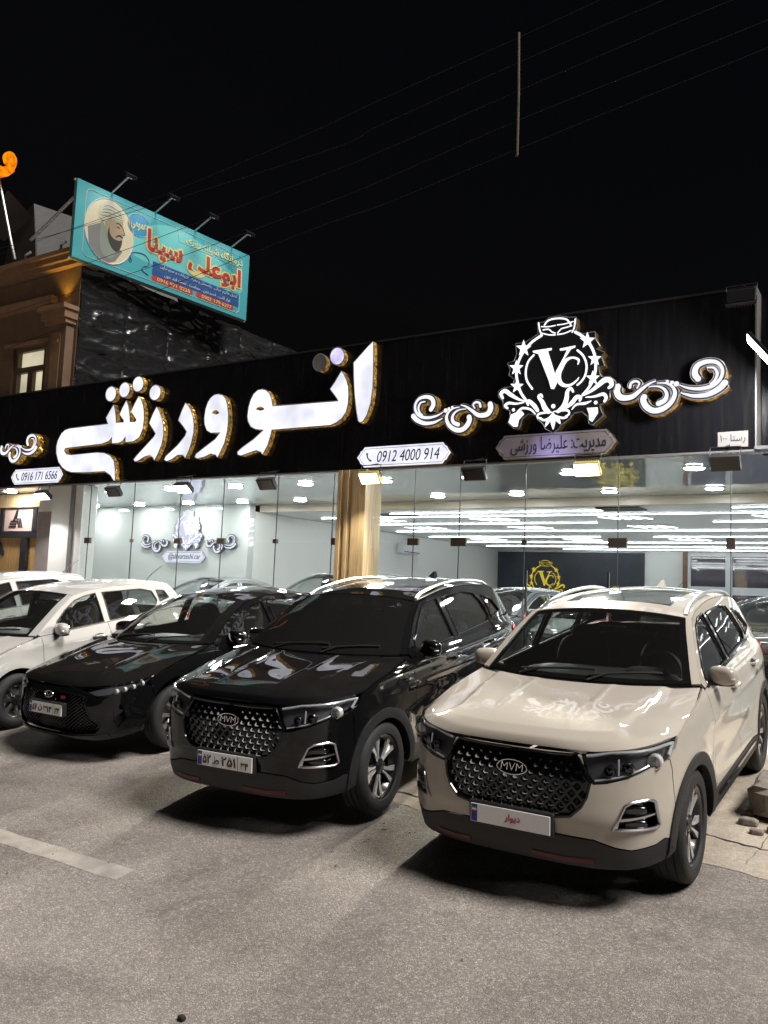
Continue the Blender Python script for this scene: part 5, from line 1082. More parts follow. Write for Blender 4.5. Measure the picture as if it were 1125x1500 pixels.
def board(crop, y):
    ox, oy, s = crop
    def fn(p): q = at(ox+p[0]/s, oy+p[1]/s, 1, y); return (q.x, q.z)
    return fn
DEP = .10
def letter(parent, name, pts, holes, conv, face='sign_white', ret='gold_sequin', depth=DEP, smooth=True):
    o = [conv(p) for p in pts]; hs = [[conv(p) for p in h] for h in holes]
    fr = lambda p, h: (p[0], FY-h, p[1])
    f, r = extrude_poly(name, o, hs, fr, depth); a = wmesh(name, f, face, parent); b = wmesh('letter_return', r, ret, a); b.matrix_parent_inverse = Matrix.Identity(4)
    tr = MB()
    tr.tube([(p[0], FY-depth, p[1]) for p in o], .009, 5, closed=True)
    c = wmesh('letter_trim', tr.build('letter_trim'), 'edge_light', a); c.matrix_parent_inverse = Matrix.Identity(4); return a
ms = thing('shop_name_sign', 'huge glowing white Persian channel letters with gold sides on the black fascia', 'sign', (-10.5, FY, 4.0))
A = board((60, 490, 4.018), FY-DEP); B = board((320, 490, 4.5), FY-DEP)
letter(ms, 'letter', [(428, 412), (436, 440), (441, 480), (443, 518), (487, 516), (487, 505), (474, 488), (462, 470), (480, 430), (503, 387), (516, 420), (523, 470), (525, 514), (555, 514), (562, 503), (548, 482), (531, 452), (552, 405), (575, 362), (590, 383), (601, 412), (607, 450), (607, 500), (600, 555), (580, 605), (545, 630), (498, 636), (498, 602), (480, 628), (455, 640), (418, 642), (418, 605), (400, 628), (360, 644), (160, 668), (142, 672), (138, 684), (152, 704), (180, 708), (330, 693), (372, 696), (408, 712), (430, 742), (437, 790), (437, 862), (428, 860), (408, 828), (375, 806), (260, 813), (180, 812), (150, 802), (125, 783), (103, 750), (90, 700), (90, 660), (98, 625), (120, 582), (142, 562), (170, 552), (395, 525), (383, 490), (405, 450)], [], A)
for c_, rx, ry in (((412, 350), 31, 45), ((492, 326), 31, 45), ((572, 292), 32, 46), ((672, 342), 33, 46)): letter(ms, 'letter_dot', ell(c_, rx, ry, 12), [], A)
letter(ms, 'letter', [(680, 425), (695, 445), (705, 470), (716, 505), (722, 545), (722, 590), (712, 645), (692, 695), (668, 742), (660, 725), (640, 712), (610, 720), (570, 745), (552, 748), (545, 735), (560, 715), (620, 650), (665, 600), (674, 583), (660, 560), (637, 522), (655, 475)], [], A)
letter(ms, 'letter', [(850, 402), (868, 418), (882, 442), (895, 480), (901, 530), (899, 575), (888, 628), (872, 680), (850, 728), (835, 710), (805, 710), (770, 735), (740, 747), (725, 737), (735, 715), (800, 655), (848, 596), (857, 572), (838, 543), (808, 505), (828, 450)], [], A)
letter(ms, 'letter', [(1045, 350), (1070, 356), (1087, 375), (1098, 415), (1103, 460), (1103, 515), (1097, 570), (1080, 640), (1040, 725), (1030, 710), (1000, 702), (960, 722), (920, 732), (905, 722), (912, 702), (960, 665), (1025, 615), (1055, 578), (1000, 580), (976, 565), (963, 530), (961, 490), (968, 440), (982, 398), (1000, 370), (1020, 355)], [[(1006, 463), (1016, 449), (1030, 444), (1042, 450), (1050, 463), (1030, 472)]], A)
letter(ms, 'letter', [(290, 360), (315, 367), (335, 385), (350, 420), (358, 470), (400, 468), (790, 437), (772, 410), (735, 360), (765, 315), (810, 240), (828, 262), (845, 300), (857, 345), (859, 400), (855, 460), (842, 512), (815, 553), (780, 580), (740, 598), (352, 630), (345, 665), (325, 730), (292, 793), (280, 776), (250, 765), (210, 778), (150, 800), (127, 793), (125, 772), (160, 740), (230, 690), (298, 628), (245, 626), (212, 608), (195, 575), (190, 540), (198, 480), (212, 430), (232, 390), (258, 367)], [[(245, 494), (258, 479), (277, 473), (295, 481), (305, 494), (277, 503)]], B)
letter(ms, 'letter', [(1017, 45), (1023, 60), (1023, 150), (1022, 250), (1018, 350), (1005, 450), (980, 530), (955, 572), (935, 583), (920, 570), (908, 500), (897, 400), (891, 280), (890, 185), (950, 118)], [], B)
o = letter(ms, 'letter_dot', ell((668, 185), 44, 57, 10), [], B, 'sign_dead'); o['label'] = 'unlit grey letter dot'
o = letter(ms, 'letter_dot', ell((783, 143), 47, 58, 10), [], B, 'sign_purple'); o['label'] = 'dim lavender letter dot'
# --- strokes
def ribbon(pts, w, n=6, caps=True):
    P = catmull(pts, n); m_ = len(pts); ws = np.interp(np.linspace(0, m_-1, len(P)), range(m_), w if isinstance(w, (list, tuple)) else [w]*m_)
    T = np.gradient(P, axis=0); T /= np.linalg.norm(T, axis=1, keepdims=True)+1e-9; N_ = np.stack([-T[:, 1], T[:, 0]], 1)
    a = P+N_*ws[:, None]/2; b = P-N_*ws[:, None]/2; out = [tuple(p) for p in a]
    for e, sg in ((len(P)-1, 1), (0, -1)):
        if caps and ws[e] > 4:
            ang = math.atan2(T[e][1], T[e][0])
            base = ang+math.pi/2 if sg > 0 else ang-math.pi/2
            cap = [(P[e][0]+ws[e]/2*math.cos(base-math.pi*k/6), P[e][1]+ws[e]/2*math.sin(base-math.pi*k/6)) for k in range(1, 6)]
        else: cap = []
        if sg > 0: out += cap+[tuple(p) for p in b[::-1]]
        else: out += cap
    return out
def strip_mesh(pts, w, frame, h, n=6):
    """quad strip of a stroke: robust for curls that overlap themselves"""
    P = catmull(pts, n); m_ = len(pts); ws = np.interp(np.linspace(0, m_-1, len(P)), range(m_), w if isinstance(w, (list, tuple)) else [w]*m_)
    T = np.gradient(P, axis=0); T /= np.linalg.norm(T, axis=1, keepdims=True)+1e-9; N_ = np.stack([-T[:, 1], T[:, 0]], 1)
    v = []; f = []
    a = P+N_*ws[:, None]/2; b = P-N_*ws[:, None]/2
    for p, q in zip(a, b): v += [frame(p, h), frame(q, h)]
    f = [(2*i, 2*i+1, 2*i+3, 2*i+2) for i in range(len(P)-1)]
    for e in (0, len(P)-1):
        k = len(v); v += [frame((P[e][0]+ws[e]/2*math.cos(t), P[e][1]+ws[e]/2*math.sin(t)), h) for t in np.linspace(0, 2*math.pi, 14, endpoint=False)]; f.append(tuple(range(k, k+14)))
    return v, f
def strip_return(pts, w, frame, h0, h1, n=6):
    o = ribbon(pts, w, n); v = [frame(p, h1) for p in o]+[frame(p, h0) for p in o]; k = len(o)
    return v, [(i, (i+1) % k, k+(i+1) % k, k+i) for i in range(k)]
FL = [([(360, 420), (385, 370), (370, 310), (310, 290), (240, 310), (200, 370), (205, 440), (250, 490), (330, 505), (420, 485), (490, 445)], [40, 42, 38, 32, 26, 22, 24, 28, 26, 18, 6]),
      ([(300, 340), (255, 352), (232, 400), (243, 450), (272, 478)], [10, 16, 20, 18, 12]), ([(178, 488), (215, 528), (290, 562), (380, 556), (440, 532), (478, 512)], [44, 42, 34, 26, 16, 6]),
      ([(655, 395), (590, 410), (540, 450), (520, 510), (545, 580), (610, 628), (680, 628), (735, 580), (758, 525), (752, 498)], [6, 14, 20, 28, 34, 40, 42, 44, 44, 44]), ([(720, 415), (650, 425), (600, 460), (580, 510), (595, 555), (640, 575)], [6, 12, 20, 26, 34, 36]),
      ([(670, 375), (720, 390), (780, 430), (840, 475), (900, 480), (950, 460), (975, 410), (970, 365)], [8, 16, 26, 36, 42, 46, 48, 46]), ([(812, 408), (795, 370), (825, 345), (860, 355), (870, 392)], [10, 15, 18, 20, 20]),
      ([(512, 430), (513, 431)], [38, 38]), ([(545, 412), (546, 413)], [26, 26]), ([(580, 396), (581, 397)], [22, 22])]
fconv = board((580, 540, 7.03), FY-.14)
FLW = [([fconv(p) for p in pts], [w_*.00165 for w_ in w]) for pts, w in FL]         # metres on the fascia
def flourish(name, label, T2, y, nrm, mat_face, parentloc, backing=True, depth=.14, sc=1.0, rim='gold_sequin'):
    t = thing(name, label, 'sign', parentloc)
    fr = lambda p, h: (p[0], y-h, p[1])
    for pts, w in FLW:
        q = [T2(p) for p in pts]; ww = [a*sc for a in w]
        if backing:
            mb = MB(); mb.add(*strip_mesh(q, [a+.042*sc for a in ww], fr, depth-.012)); b = wmesh('scroll_backing', mb.build('scroll_backing'), 'edge_dark', t)
            mb = MB(); mb.add(*strip_return(q, [a+.042*sc for a in ww], fr, 0, depth-.0125)); wmesh('scroll_return', mb.build('scroll_return'), rim, t)
            mb = MB(); oo = ribbon(q, [a+.042*sc for a in ww]); mb.tube([fr(p, depth-.012) for p in oo], .004*sc+.001, 4, closed=True); wmesh('scroll_trim', mb.build('scroll_trim'), 'edge_light', t)
        mb = MB(); mb.add(*strip_mesh(q, ww, fr, depth)); wmesh('scroll_stroke', mb.build('scroll_stroke'), mat_face, t)
    return t
flourish('scroll_ornament', 'glowing white scroll ornament on the fascia left of the round emblem', lambda p: p, FY, 1, 'sign_scroll', (-5.8, FY, 4.2))
aL, aR = fconv((150, 490)), fconv((1000, 410)); W1 = aR[0]-aL[0]
rR, rL = at(1068, 566, 1, FY-.14), at(899, 588, 1, FY-.14)
ks = (rR.x-rL.x)/W1
flourish('scroll_ornament', 'floodlit white scroll ornament on the fascia right of the round emblem', lambda p: (rR.x-(p[0]-aL[0])*ks, rR.z+(p[1]-aL[1])*ks+.05), FY, 1, 'sign_scroll', (-2.6, FY, 4.2), sc=ks)
r0 = at(55, 655, 1, FY-.14)
flourish('scroll_ornament', 'glowing white scroll ornament cut off at the left picture edge', lambda p: (r0.x-(p[0]-aL[0])*.95, r0.z+(p[1]-aL[1])*.95+.0), FY, 1, 'sign_scroll', (-15.6, FY, 4.2), sc=.95)
# --- round emblem
EM_S = [([(412, 232), (330, 290), (262, 370), (222, 450), (205, 540), (215, 620), (240, 700), (280, 762)], 22), ([(690, 205), (750, 240), (800, 290), (838, 360), (856, 430), (856, 520), (835, 600), (800, 665), (752, 722)], 22),
        ([(347, 395), (302, 450), (282, 530), (292, 605), (335, 672)], 17), ([(708, 355), (755, 400), (782, 470), (775, 550), (745, 605), (708, 640)], 17),
        ([(712, 470), (716, 432), (665, 415), (612, 440), (572, 500), (552, 560), (565, 618), (602, 645), (652, 640), (700, 605), (720, 578)], [8, 20, 16, 30, 42, 42, 36, 28, 20, 14, 6]),
        ([(437, 145), (470, 108), (540, 92), (610, 97), (640, 122), (652, 142)], 14), ([(388, 130), (398, 190), (415, 228)], 12), ([(690, 98), (682, 165), (665, 205)], 12), ([(412, 160), (470, 160), (525, 150)], 9), ([(542, 146), (600, 138), (672, 118)], 9),
        ([(425, 187), (470, 182), (500, 205), (525, 213)], 10), ([(545, 212), (575, 178), (615, 166), (660, 152)], 10), ([(420, 215), (470, 227), (525, 228)], 10), ([(545, 225), (600, 215), (655, 192)], 10),
        ([(280, 778), (220, 757), (160, 722), (112, 690), (78, 712), (92, 748)], [6, 22, 34, 36, 30, 22]), ([(268, 785), (200, 795), (142, 790), (112, 812), (132, 832)], [6, 18, 24, 24, 18]), ([(360, 880), (320, 842), (255, 832), (210, 862)], [10, 18, 20, 8]),
        ([(378, 850), (352, 812), (312, 775), (292, 780), (302, 806)], [30, 36, 30, 22, 16]), ([(470, 862), (440, 832), (418, 782), (388, 738), (408, 720), (420, 740)], [34, 44, 36, 24, 18, 12]), ([(548, 858), (592, 820), (616, 760), (626, 692), (654, 670), (672, 695)], [30, 44, 40, 30, 24, 18]), ([(608, 832), (660, 790), (700, 742), (732, 742), (728, 768)], [20, 36, 36, 28, 20]),
        ([(748, 730), (820, 690), (880, 642), (930, 602), (975, 602), (990, 640), (968, 662)], [10, 24, 38, 44, 40, 34, 24]), ([(775, 742), (850, 735), (920, 716), (944, 745), (930, 775)], [6, 18, 28, 28, 20]), ([(662, 842), (700, 802), (770, 792), (822, 772)], [8, 18, 22, 6]),
        ([(500, 866), (430, 870), (386, 882), (380, 908), (408, 914)], [8, 18, 18, 16, 14]), ([(512, 860), (580, 850), (630, 852), (638, 880), (612, 898)], [8, 18, 18, 16, 14]), ([(495, 895), (440, 930), (402, 918)], [8, 20, 16]), ([(520, 890), (580, 912), (620, 905)], [8, 20, 16]),
        ([(505, 870), (506, 940), (508, 1005)], [12, 46, 6]), ([(500, 880), (465, 940), (442, 985)], [10, 34, 6]), ([(512, 880), (548, 930), (566, 960)], [10, 34, 6]), ([(508, 815), (509, 816)], 36), ([(180, 845), (181, 846)], 28), ([(858, 785), (859, 786)], 30)]
EM_P = [[(338, 360), (497, 335), (496, 352), (465, 362), (520, 540), (540, 625), (515, 675), (490, 672), (470, 600), (385, 385), (345, 375)], [(562, 342), (692, 315), (690, 332), (655, 345), (600, 430), (545, 545), (535, 610), (518, 600), (530, 530), (590, 420), (622, 352), (565, 358)],
        [(245, 850), (160, 885), (152, 915), (140, 950), (180, 985), (215, 985), (225, 930), (270, 880)], [(785, 830), (875, 825), (878, 870), (830, 945), (805, 930), (802, 880)]]
def star(cx_, cy_, r): return [(cx_+(r if k % 2 == 0 else r*.42)*math.sin(k*math.pi/5)*.92, cy_-(r if k % 2 == 0 else r*.42)*math.cos(k*math.pi/5)) for k in range(10)]
EM_ST = [star(*q) for q in ((265, 340, 72), (205, 500, 66), (210, 652, 62), (790, 275, 72), (850, 425, 64), (835, 585, 66))]
EM_B = [(375, 125), (430, 120), (470, 85), (550, 70), (630, 80), (695, 80), (702, 160), (690, 190), (750, 218), (850, 198), (855, 260), (892, 320), (860, 340), (932, 370), (905, 410), (930, 482), (880, 490), (890, 545), (905, 572), (975, 570), (1022, 612), (1012, 680), (972, 692), (975, 750), (930, 790), (885, 800), (900, 850), (920, 890), (830, 970), (800, 960), (790, 900), (740, 860), (680, 870), (650, 900), (640, 920), (580, 960), (540, 1010), (505, 1035), (440, 1000), (420, 960), (375, 920), (370, 890), (300, 880), (250, 920), (225, 1000), (180, 998), (130, 955), (150, 900), (150, 850), (95, 830), (90, 770), (55, 740), (52, 690), (100, 660), (175, 650), (185, 590), (140, 560), (150, 510), (128, 460), (185, 440), (205, 380), (193, 298), (270, 290), (380, 220)]
econv = board((720, 450, 5.625), FY-.15)
_cE = econv((520, 560)); _u = 1/5.625/ (1229.5/ (FY*1.02))                       # nominal metres per traced unit
def emblem(label, c, sc, y, depth, face, back, ret, cat='sign'):
    t = thing('round_emblem', label, cat, (c[0], y, c[1]-1.0*sc))
    T2 = lambda p: (c[0]+(econv(p)[0]-_cE[0])*sc, c[1]+(econv(p)[1]-_cE[1])*sc); fr = lambda p, h: (p[0], y-h, p[1])
    if back:
        f, r = extrude_poly('emblem_plate', [T2(p) for p in EM_B], [], fr, depth-.012); a = wmesh('emblem_plate', f, back, t); wmesh('emblem_return', r, ret, t)
        wmesh('emblem_trim', MB().tube([fr(T2(p), depth-.010) for p in EM_B], .005*sc+.001, 4, closed=True).build('emblem_trim'), 'edge_light', t)
    for pts, w in EM_S:
        q = [T2(p) for p in pts]; w = w if isinstance(w, (list, tuple)) else [w]*len(pts)
        mb = MB(); mb.add(*strip_mesh(q, [k*.00160*sc for k in w], fr, depth)); wmesh('emblem_stroke', mb.build('emblem_stroke'), face, t)
    for P_l, nm in ((EM_P, 'emblem_stroke'), (EM_ST, 'star')):
        for pl in P_l:
            V, T = triangulate([T2(p) for p in pl]); wmesh(nm, mesh(nm, [fr(p, depth+.001) for p in V], [tuple(q) for q in T]), face, t)
    return t
emblem('glowing round white emblem with letters VC, stars and leaves on the fascia', _cE, 1.0, FY, .15, 'sign_emblem', 'edge_dark', mat('gold_edge', (.55, .38, .12), .3, .9).name)
# --- plaques with writing
def plaque_outline(w, h, e=.10):
    return [(-w/2, 0), (-w/2+e*.5, h*.20), (-w/2+e*.62, h*.30), (-w/2+e, h*.36), (-w/2+e*1.3, h*.5), (w/2-e*1.3, h*.5), (w/2-e, h*.36), (w/2-e*.62, h*.30), (w/2-e*.5, h*.20), (w/2, 0), (w/2-e*.5, -h*.20), (w/2-e*.62, -h*.30), (w/2-e, -h*.36), (w/2-e*1.3, -h*.5), (-w/2+e*1.3, -h*.5), (-w/2+e, -h*.36), (-w/2+e*.62, -h*.30), (-w/2+e*.5, -h*.20)]
def plaque(name, label, x, z, w, h, y, depth, face, texts, ret='gold_edge', trim='edge_dark'):
    t = thing(name, label, 'sign', (x, y, z-h/2)); fr = lambda p, q: (p[0], -q, p[1]+h/2)
    f, r = extrude_poly('plate', plaque_outline(w, h), [], fr, depth); a = obj('plate', f, face, t); obj('plate_edge', r, ret, t)
    obj('plate_trim', MB().tube([fr(p, depth+.001) for p in shrink(plaque_outline(w, h), .028)], .0035, 4, closed=True).build('plate_trim'), trim, t)
    for s, xx, ww, hh, m, sh in texts: obj('lettering', text_mesh(s, .2, .0, sh, fit=(ww, hh), depth=.002), m, t, (xx, -depth-.003, h/2))
    return t
pc = lambda u, v: at(u, v, 1, FY-.12)
mat('sign_ink', (.02, .02, .045), .5)
def phone_icon(t, x, z, s, d):
    pts = [(x+s*a, -d, z+s*b) for a, b in ((-.32, .5), (-.36, .25), (-.25, -.1), (0, -.38), (.3, -.5))]
    obj('phone_icon', MB().tube(pts, [s*.16, s*.09, s*.08, s*.09, s*.16], 6).build('phone_icon'), 'sign_ink', t)
c = pc(588.5, 666.5); L_, R_ = pc(520, 668), pc(657, 663); w = R_.x-L_.x
t = plaque('phone_sign', 'glowing white phone number plaque above the timber pillar', c.x, c.z, w, .31, FY, .10, 'sign_plate', [('0912 4000 914', .09, w*.66, .17, 'sign_ink', .22)]); phone_icon(t, -w*.36, .155, .12, .105)
c = pc(52, 697); L_, R_ = pc(14, 699), pc(90, 694); w = R_.x-L_.x
t = plaque('phone_sign', 'glowing white phone number plaque at the far left of the fascia', c.x, c.z, w, .31, FY, .10, 'sign_plate', [('0916 171 6566', .09, w*.68, .17, 'sign_ink', .22)]); phone_icon(t, -w*.36, .155, .12, .105)
c = pc(810, 651); L_, R_ = pc(722, 657), pc(899, 646); w = R_.x-L_.x
def mgr():
    m, nt, p, out = nodes_of('sign_manager'); N = nt.nodes.new; L = nt.links.new
    tc = N('ShaderNodeTexCoord'); mp = N('ShaderNodeMapping'); mp.inputs['Scale'].default_value = (2.4, 0, 2.2); L(tc.outputs['Object'], mp.inputs[0])
    g = N('ShaderNodeTexGradient'); g.gradient_type = 'SPHERICAL'; L(mp.outputs[0], g.inputs[0])                  # the one LED still burning behind the plate
    p.inputs['Base Color'].default_value = (.26, .23, .22, 1); p.inputs['Roughness'].default_value = .4; p.inputs['Emission Color'].default_value = (.52, .44, 1, 1)
    mu = N('ShaderNodeMath'); mu.operation = 'MULTIPLY_ADD'; mu.inputs[1].default_value = .34*K; mu.inputs[2].default_value = .012*K; L(g.outputs[0], mu.inputs[0]); L(mu.outputs[0], p.inputs['Emission Strength'])
mgr()
plaque('manager_sign', 'dim grey plaque with dark Persian lettering glowing lilac under the emblem', c.x, c.z, w, .33, FY, .10, 'sign_manager', [(shape('مدیریت: علیرضا ورزشی'), .05, w*.78, .24, 'sign_ink', 0)])
# small white plaque by the right end
c = pc(1071, 638); t = thing('maker_plate', 'small white sign-maker plate above the right-hand floodlight', 'sign', (c.x, FY, c.z-.12)); obj('plate', MB().box(-.17, .17, -.012, 0, 0, .19).build('plate'), mat('plate_dull', (.30, .29, .28), .5).name, t)
obj('lettering', text_mesh(shape('رستا ۱۰۰'), .1, fit=(.28, .11), depth=.001), 'sign_ink', t, (0, -.014, .10))
# interior signs
emblem('white lit emblem on the left back wall inside the glass', (-14.55, 3.08), .62, 14.38, .06, 'sign_emblem', 'edge_lilac', 'edge_light')
lc = (-14.55, 2.78)
for sg, nm in ((-1, 'left'), (1, 'right')):
    flourish('scroll_ornament', 'small white scroll ornament %s of the emblem on the inside back wall' % nm, (lambda p, sg=sg: (lc[0]+sg*(.62+(aR[0]-p[0])*.72), lc[1]+(p[1]-aR[1])*.72)), 14.38, 1, 'sign_scroll', (lc[0]+sg*1.2, 14.38, 2.5), sc=.72, depth=.05, rim='edge_light')
plaque('handle_sign', 'white lit plaque with a social media handle on the inside back wall', -14.62, 2.46, 1.42, .27, 14.38, .05, 'sign_plate', [('@ali.varzeshi.car', .03, 1.05, .17, 'sign_ink', .2)], 'edge_light')
emit('gold_glow', (1.0, .74, .07), .40*K); emblem('yellow round emblem with letters VC on the navy back wall', (-10.86, 2.45), .92, 27.92, .03, 'gold_glow', None, None)
emblem('second yellow emblem mostly hidden behind the beige SUV roof', (-8.35, 1.62), .92, 27.92, .03, 'gold_glow', None, None)
# ------------------------------------------------------------------ parked cars
SUV = make_suv(); SEDAN = make_sedan(); HATCH = make_hatch()
def iran(a, letter, b, reg): return {'text': [(a, -.165, -.002, .068, .078, 'ink_black'), (letter, -.078, -.004, .062, .062, 'ink_black'), (b, .042, -.002, .068, .135, 'ink_black'), (reg, .192, -.010, .058, .072, 'ink_black')], 'div': True}
place_car(SUV, 'parked_car', 'beige crossover SUV with studded black grille at the right end of the row', -2.09, 4.92, .45, 'paint_beige', 'tint_glass', 'clear_glass', plate={'text': [('دیوار', .02, 0, .052, .10, 'ink_red')]}, group='cars parked in front of the showroom')
place_car(SUV, 'parked_car', 'black crossover SUV with dark tinted windows parked beside the beige SUV', -4.375, 4.878, -3.15, 'paint_black', 'dark_glass', 'dark_glass', plate=iran('۵۲', 'ط', '۲۵۱', '۳۴'), group='cars parked in front of the showroom', z=.03)
place_car(SEDAN, 'parked_car', 'black sedan with wide mesh grille between white hatchback and black SUV', -7.26, 5.447, 1.6, 'paint_black', 'clear_glass', 'tint_glass', rail='gloss_black', plate=iran('۵۷', 'ن', '۳۱۴', '۲۴'), group='cars parked in front of the showroom')
place_car(HATCH, 'parked_car', 'white hatchback with dark roof and short aerial beside the black sedan', -9.44, 5.29, -2, 'paint_white', 'clear_glass', 'tint_glass', roof='paint_white', plate=iran('۲۳', 'ب', '۴۱۷', '۱۴'), group='cars parked in front of the showroom')
# ------------------------------------------------------------------ floodlights on the fascia
mat('flood_body', (.018, .018, .02), .4, .2); mat('flood_rim', (.55, .45, .12), .4, .3); mat('flood_off', (.015, .015, .016), .15)
emit('flood_white', (.96, .98, 1.0), 14*K); emit('flood_warm', (1.0, .93, .66), 9*K)
fb = MB().box(-.17, .17, -.065, 0, -.10, .10, .012).build('flood_housing'); ff = MB().box(-.152, .152, -.004, 0, -.083, .083).build('flood_glass')
fins = MB()
for k in range(9): fins.box(-.14+.035*k-.004, -.14+.035*k+.004, 0, .035, -.09, .09)
fins = fins.build('cooling_fins')
def floodlight(label, x, z, on=None, tilt=38, power=0, y=10.33, yaw=0):
    t = thing('floodlight', label, 'floodlight', (x, y, z), (0, 0, math.radians(yaw)), 'floodlights along the fascia')
    tl = math.radians(tilt)
    h = obj('flood_housing', fb, 'flood_rim' if on == 'warm' else 'flood_body', t, (0, 0, 0), (tl, 0, 0))
    obj('flood_glass', ff, {'white': 'flood_white', 'warm': 'flood_warm', None: 'flood_off'}[on], h, (0, -.066, 0)); obj('cooling_fins', fins, 'flood_body', h, (0, .001, 0))
    obj('bracket', MB().tube([(-.17, -.05, 0), (-.17, 0, .17), (.17, 0, .17), (.17, -.05, 0)], .008, 6).tube([(0, 0, .17), (0, .27, .24)], .011, 6).build('bracket'), 'flood_body', t)
    if power:
        l = bpy.data.lights.new('flood_lamp', 'AREA'); l.shape = 'RECTANGLE'; l.size = .28; l.size_y = .18; l.energy = power*.55*K; l.color = (1, .97, .93) if on == 'white' else (1, .92, .76); l.spread = math.radians(150)
        lo = bpy.data.objects.new('flood_lamp', l); link(lo, h); lo.location = (0, -.078, 0); lo.rotation_euler = (math.radians(-90), 0, 0)
    return t
floodlight('blazing white floodlight under the far left phone plaque', -14.45, 3.47, 'white', power=100, tilt=52)
floodlight('unlit floodlight under the tail of the last Persian letter', -12.40, 3.48)
floodlight('blazing white floodlight below the middle of the Persian lettering', -10.62, 3.50, 'white', power=120, tilt=52)
floodlight('unlit floodlight left of the timber pillar', -8.76, 3.50)
floodlight('warm white floodlight at the top of the timber pillar', -6.78, 3.53, 'warm', power=200)
floodlight('unlit floodlight between the phone plaque and the lilac plaque', -5.07, 3.52)
floodlight('warm floodlight with yellow housing below the lilac plaque', -3.48, 3.52, 'warm', power=200)
floodlight('unlit floodlight below the small white maker plate', -1.83, 3.52)
floodlight('small floodlight mounted high at the right corner of the fascia', -1.66, 5.46, None, -20, y=10.36)
# tall panel flood on an outrigger, lighting the right end of the fascia
t = thing('panel_floodlight', 'slim blazing panel floodlight on an outrigger at the right picture edge', 'floodlight', (-1.30, 9.72, 4.56))
rot = (0, math.radians(52), math.radians(7))
h = obj('flood_housing', MB().box(-.30, .30, -.16, .16, -.02, .02, .008).build('flood_housing'), 'flood_body', t, (0, 0, 0), rot)
obj('flood_glass', MB().box(-.29, .29, -.15, .15, -.027, -.021).build('flood_glass'), 'flood_white', h)
obj('outrigger', MB().tube([(.1, .1, .05), (.35, .95, -.1)], .018, 8).tube([(.14, .0, -.06), (.35, .95, -.5)], .012, 8).build('outrigger'), 'grey_metal', t)
l = bpy.data.lights.new('flood_lamp', 'AREA'); l.shape = 'RECTANGLE'; l.size = .56; l.size_y = .28; l.energy = 55*K; l.color = (1, .97, .95); lo = bpy.data.objects.new('flood_lamp', l); link(lo, h); lo.location = (0, 0, -.032)

# ------------------------------------------------------------------ neighbouring two-storey building
mat('stone_brown', (.13, .077, .042), .75, var=.22, vscale=3.0, bump=.25, bscale=24); mat('stone_band', (.21, .118, .06), .7, var=.2, vscale=4, bump=.2, bscale=30)
emit('window_lit', (1.0, .90, .62), .34*K, .25, 1.2); mat('window_frame_brown', (.11, .075, .045), .5)
nb = thing('stone_building', 'dark brown stone building with cornice, pilaster and lit window behind the fascia', 'building', (-18, 10.95, ground_z(10.4)))
NY = 10.98
def nbox(*a, **k): return wbox(*a, parent=nb, **k)
# wall with a window opening
wx0, wx1, wz0, wz1 = -16.86, -15.72, 5.2, 6.86
nbox('wall', -24, wx0, NY, NY+.3, 3.9, 8.4, 'stone_brown'); nbox('wall', wx0+.001, wx1-.001, NY, NY+.3, wz1, 8.4, 'stone_brown'); nbox('wall', wx1, -14.72, NY, NY+.3, 3.9, 8.4, 'stone_brown'); nbox('wall', wx0+.001, wx1-.001, NY, NY+.3, 3.9, wz0, 'stone_brown')
win = nbox('window', wx0+.12, wx1-.12, NY+.16, NY+.18, wz0, wz1-.08, 'window_lit')
for a, b_, z0, z1 in ((wx0, wx0+.12, wz0, wz1), (wx1-.12, wx1, wz0, wz1), (wx0+.12, wx1-.12, wz1-.09, wz1), (wx0+.12, wx1-.12, 6.30, 6.42), (-16.36, -16.18, wz0, 6.30)): nbox('window_frame', a+.001, b_-.001, NY+.06, NY+.15, z0, z1, 'window_frame_brown')
nbox('lintel', wx0-.25, wx1+.2, NY-.05, NY-.002, wz1+.02, wz1+.10, 'stone_band')
for z0, z1, d in ((8.405, 8.50, .16), (8.505, 8.62, .24), (8.625, 8.72, .30)): nbox('cornice', -24, -14.62, NY-d, NY+.35, z0, z1, 'stone_band')
nbox('string_course', -24, -15.42, NY-.16, NY-.002, 7.66, 7.84, 'stone_band')
pil = nbox('pilaster', -15.38, -14.80, NY-.20, NY-.002, 3.9, 7.12, 'stone_brown'); nbox('pilaster_groove', -15.24, -14.95, NY-.215, NY-.202, 3.9, 6.95, 'stone_band')
for i, (z0, z1, d) in enumerate(((7.125, 7.22, .04), (7.225, 7.40, .10), (7.405, 7.50, .16))): nbox('capital', -15.40-d, -14.78+d*.6, NY-.22-d, NY-.002, z0, z1, 'stone_band')
nbox('capital_ornament', -15.18, -15.0, NY-.24, NY-.216, 6.72, 6.80, 'stone_band')
nbox('side_core', -24, -14.74, NY+.305, 22, 3.9, 8.40, 'roof_grey')
# warm uplighter standing on the capital
t = thing('uplighter', 'small warm yellow uplighter on the pilaster capital of the stone building', 'light', (-15.12, NY-.16, 7.505))
obj('lamp_body', MB().lathe([(0, 0), (.06, 0), (.07, .08), (.055, .085), (0, .075)], 16, 'z').build('lamp_body'), 'frame_dark', t); obj('bulb', MB().lathe([(0, .088), (.05, .086)], 16, 'z').build('bulb'), emit('amber_glow', (1, .62, .08), 12*K).name, t)
l = bpy.data.lights.new('uplight', 'SPOT'); l.energy = 26*K; l.color = (1, .62, .08); l.spot_size = math.radians(95); l.spot_blend = .6; l.shadow_soft_size = .04; lo = bpy.data.objects.new('uplight', l); link(lo, t); lo.location = (0, 0, .11); lo.rotation_euler = (math.radians(188), 0, 0)

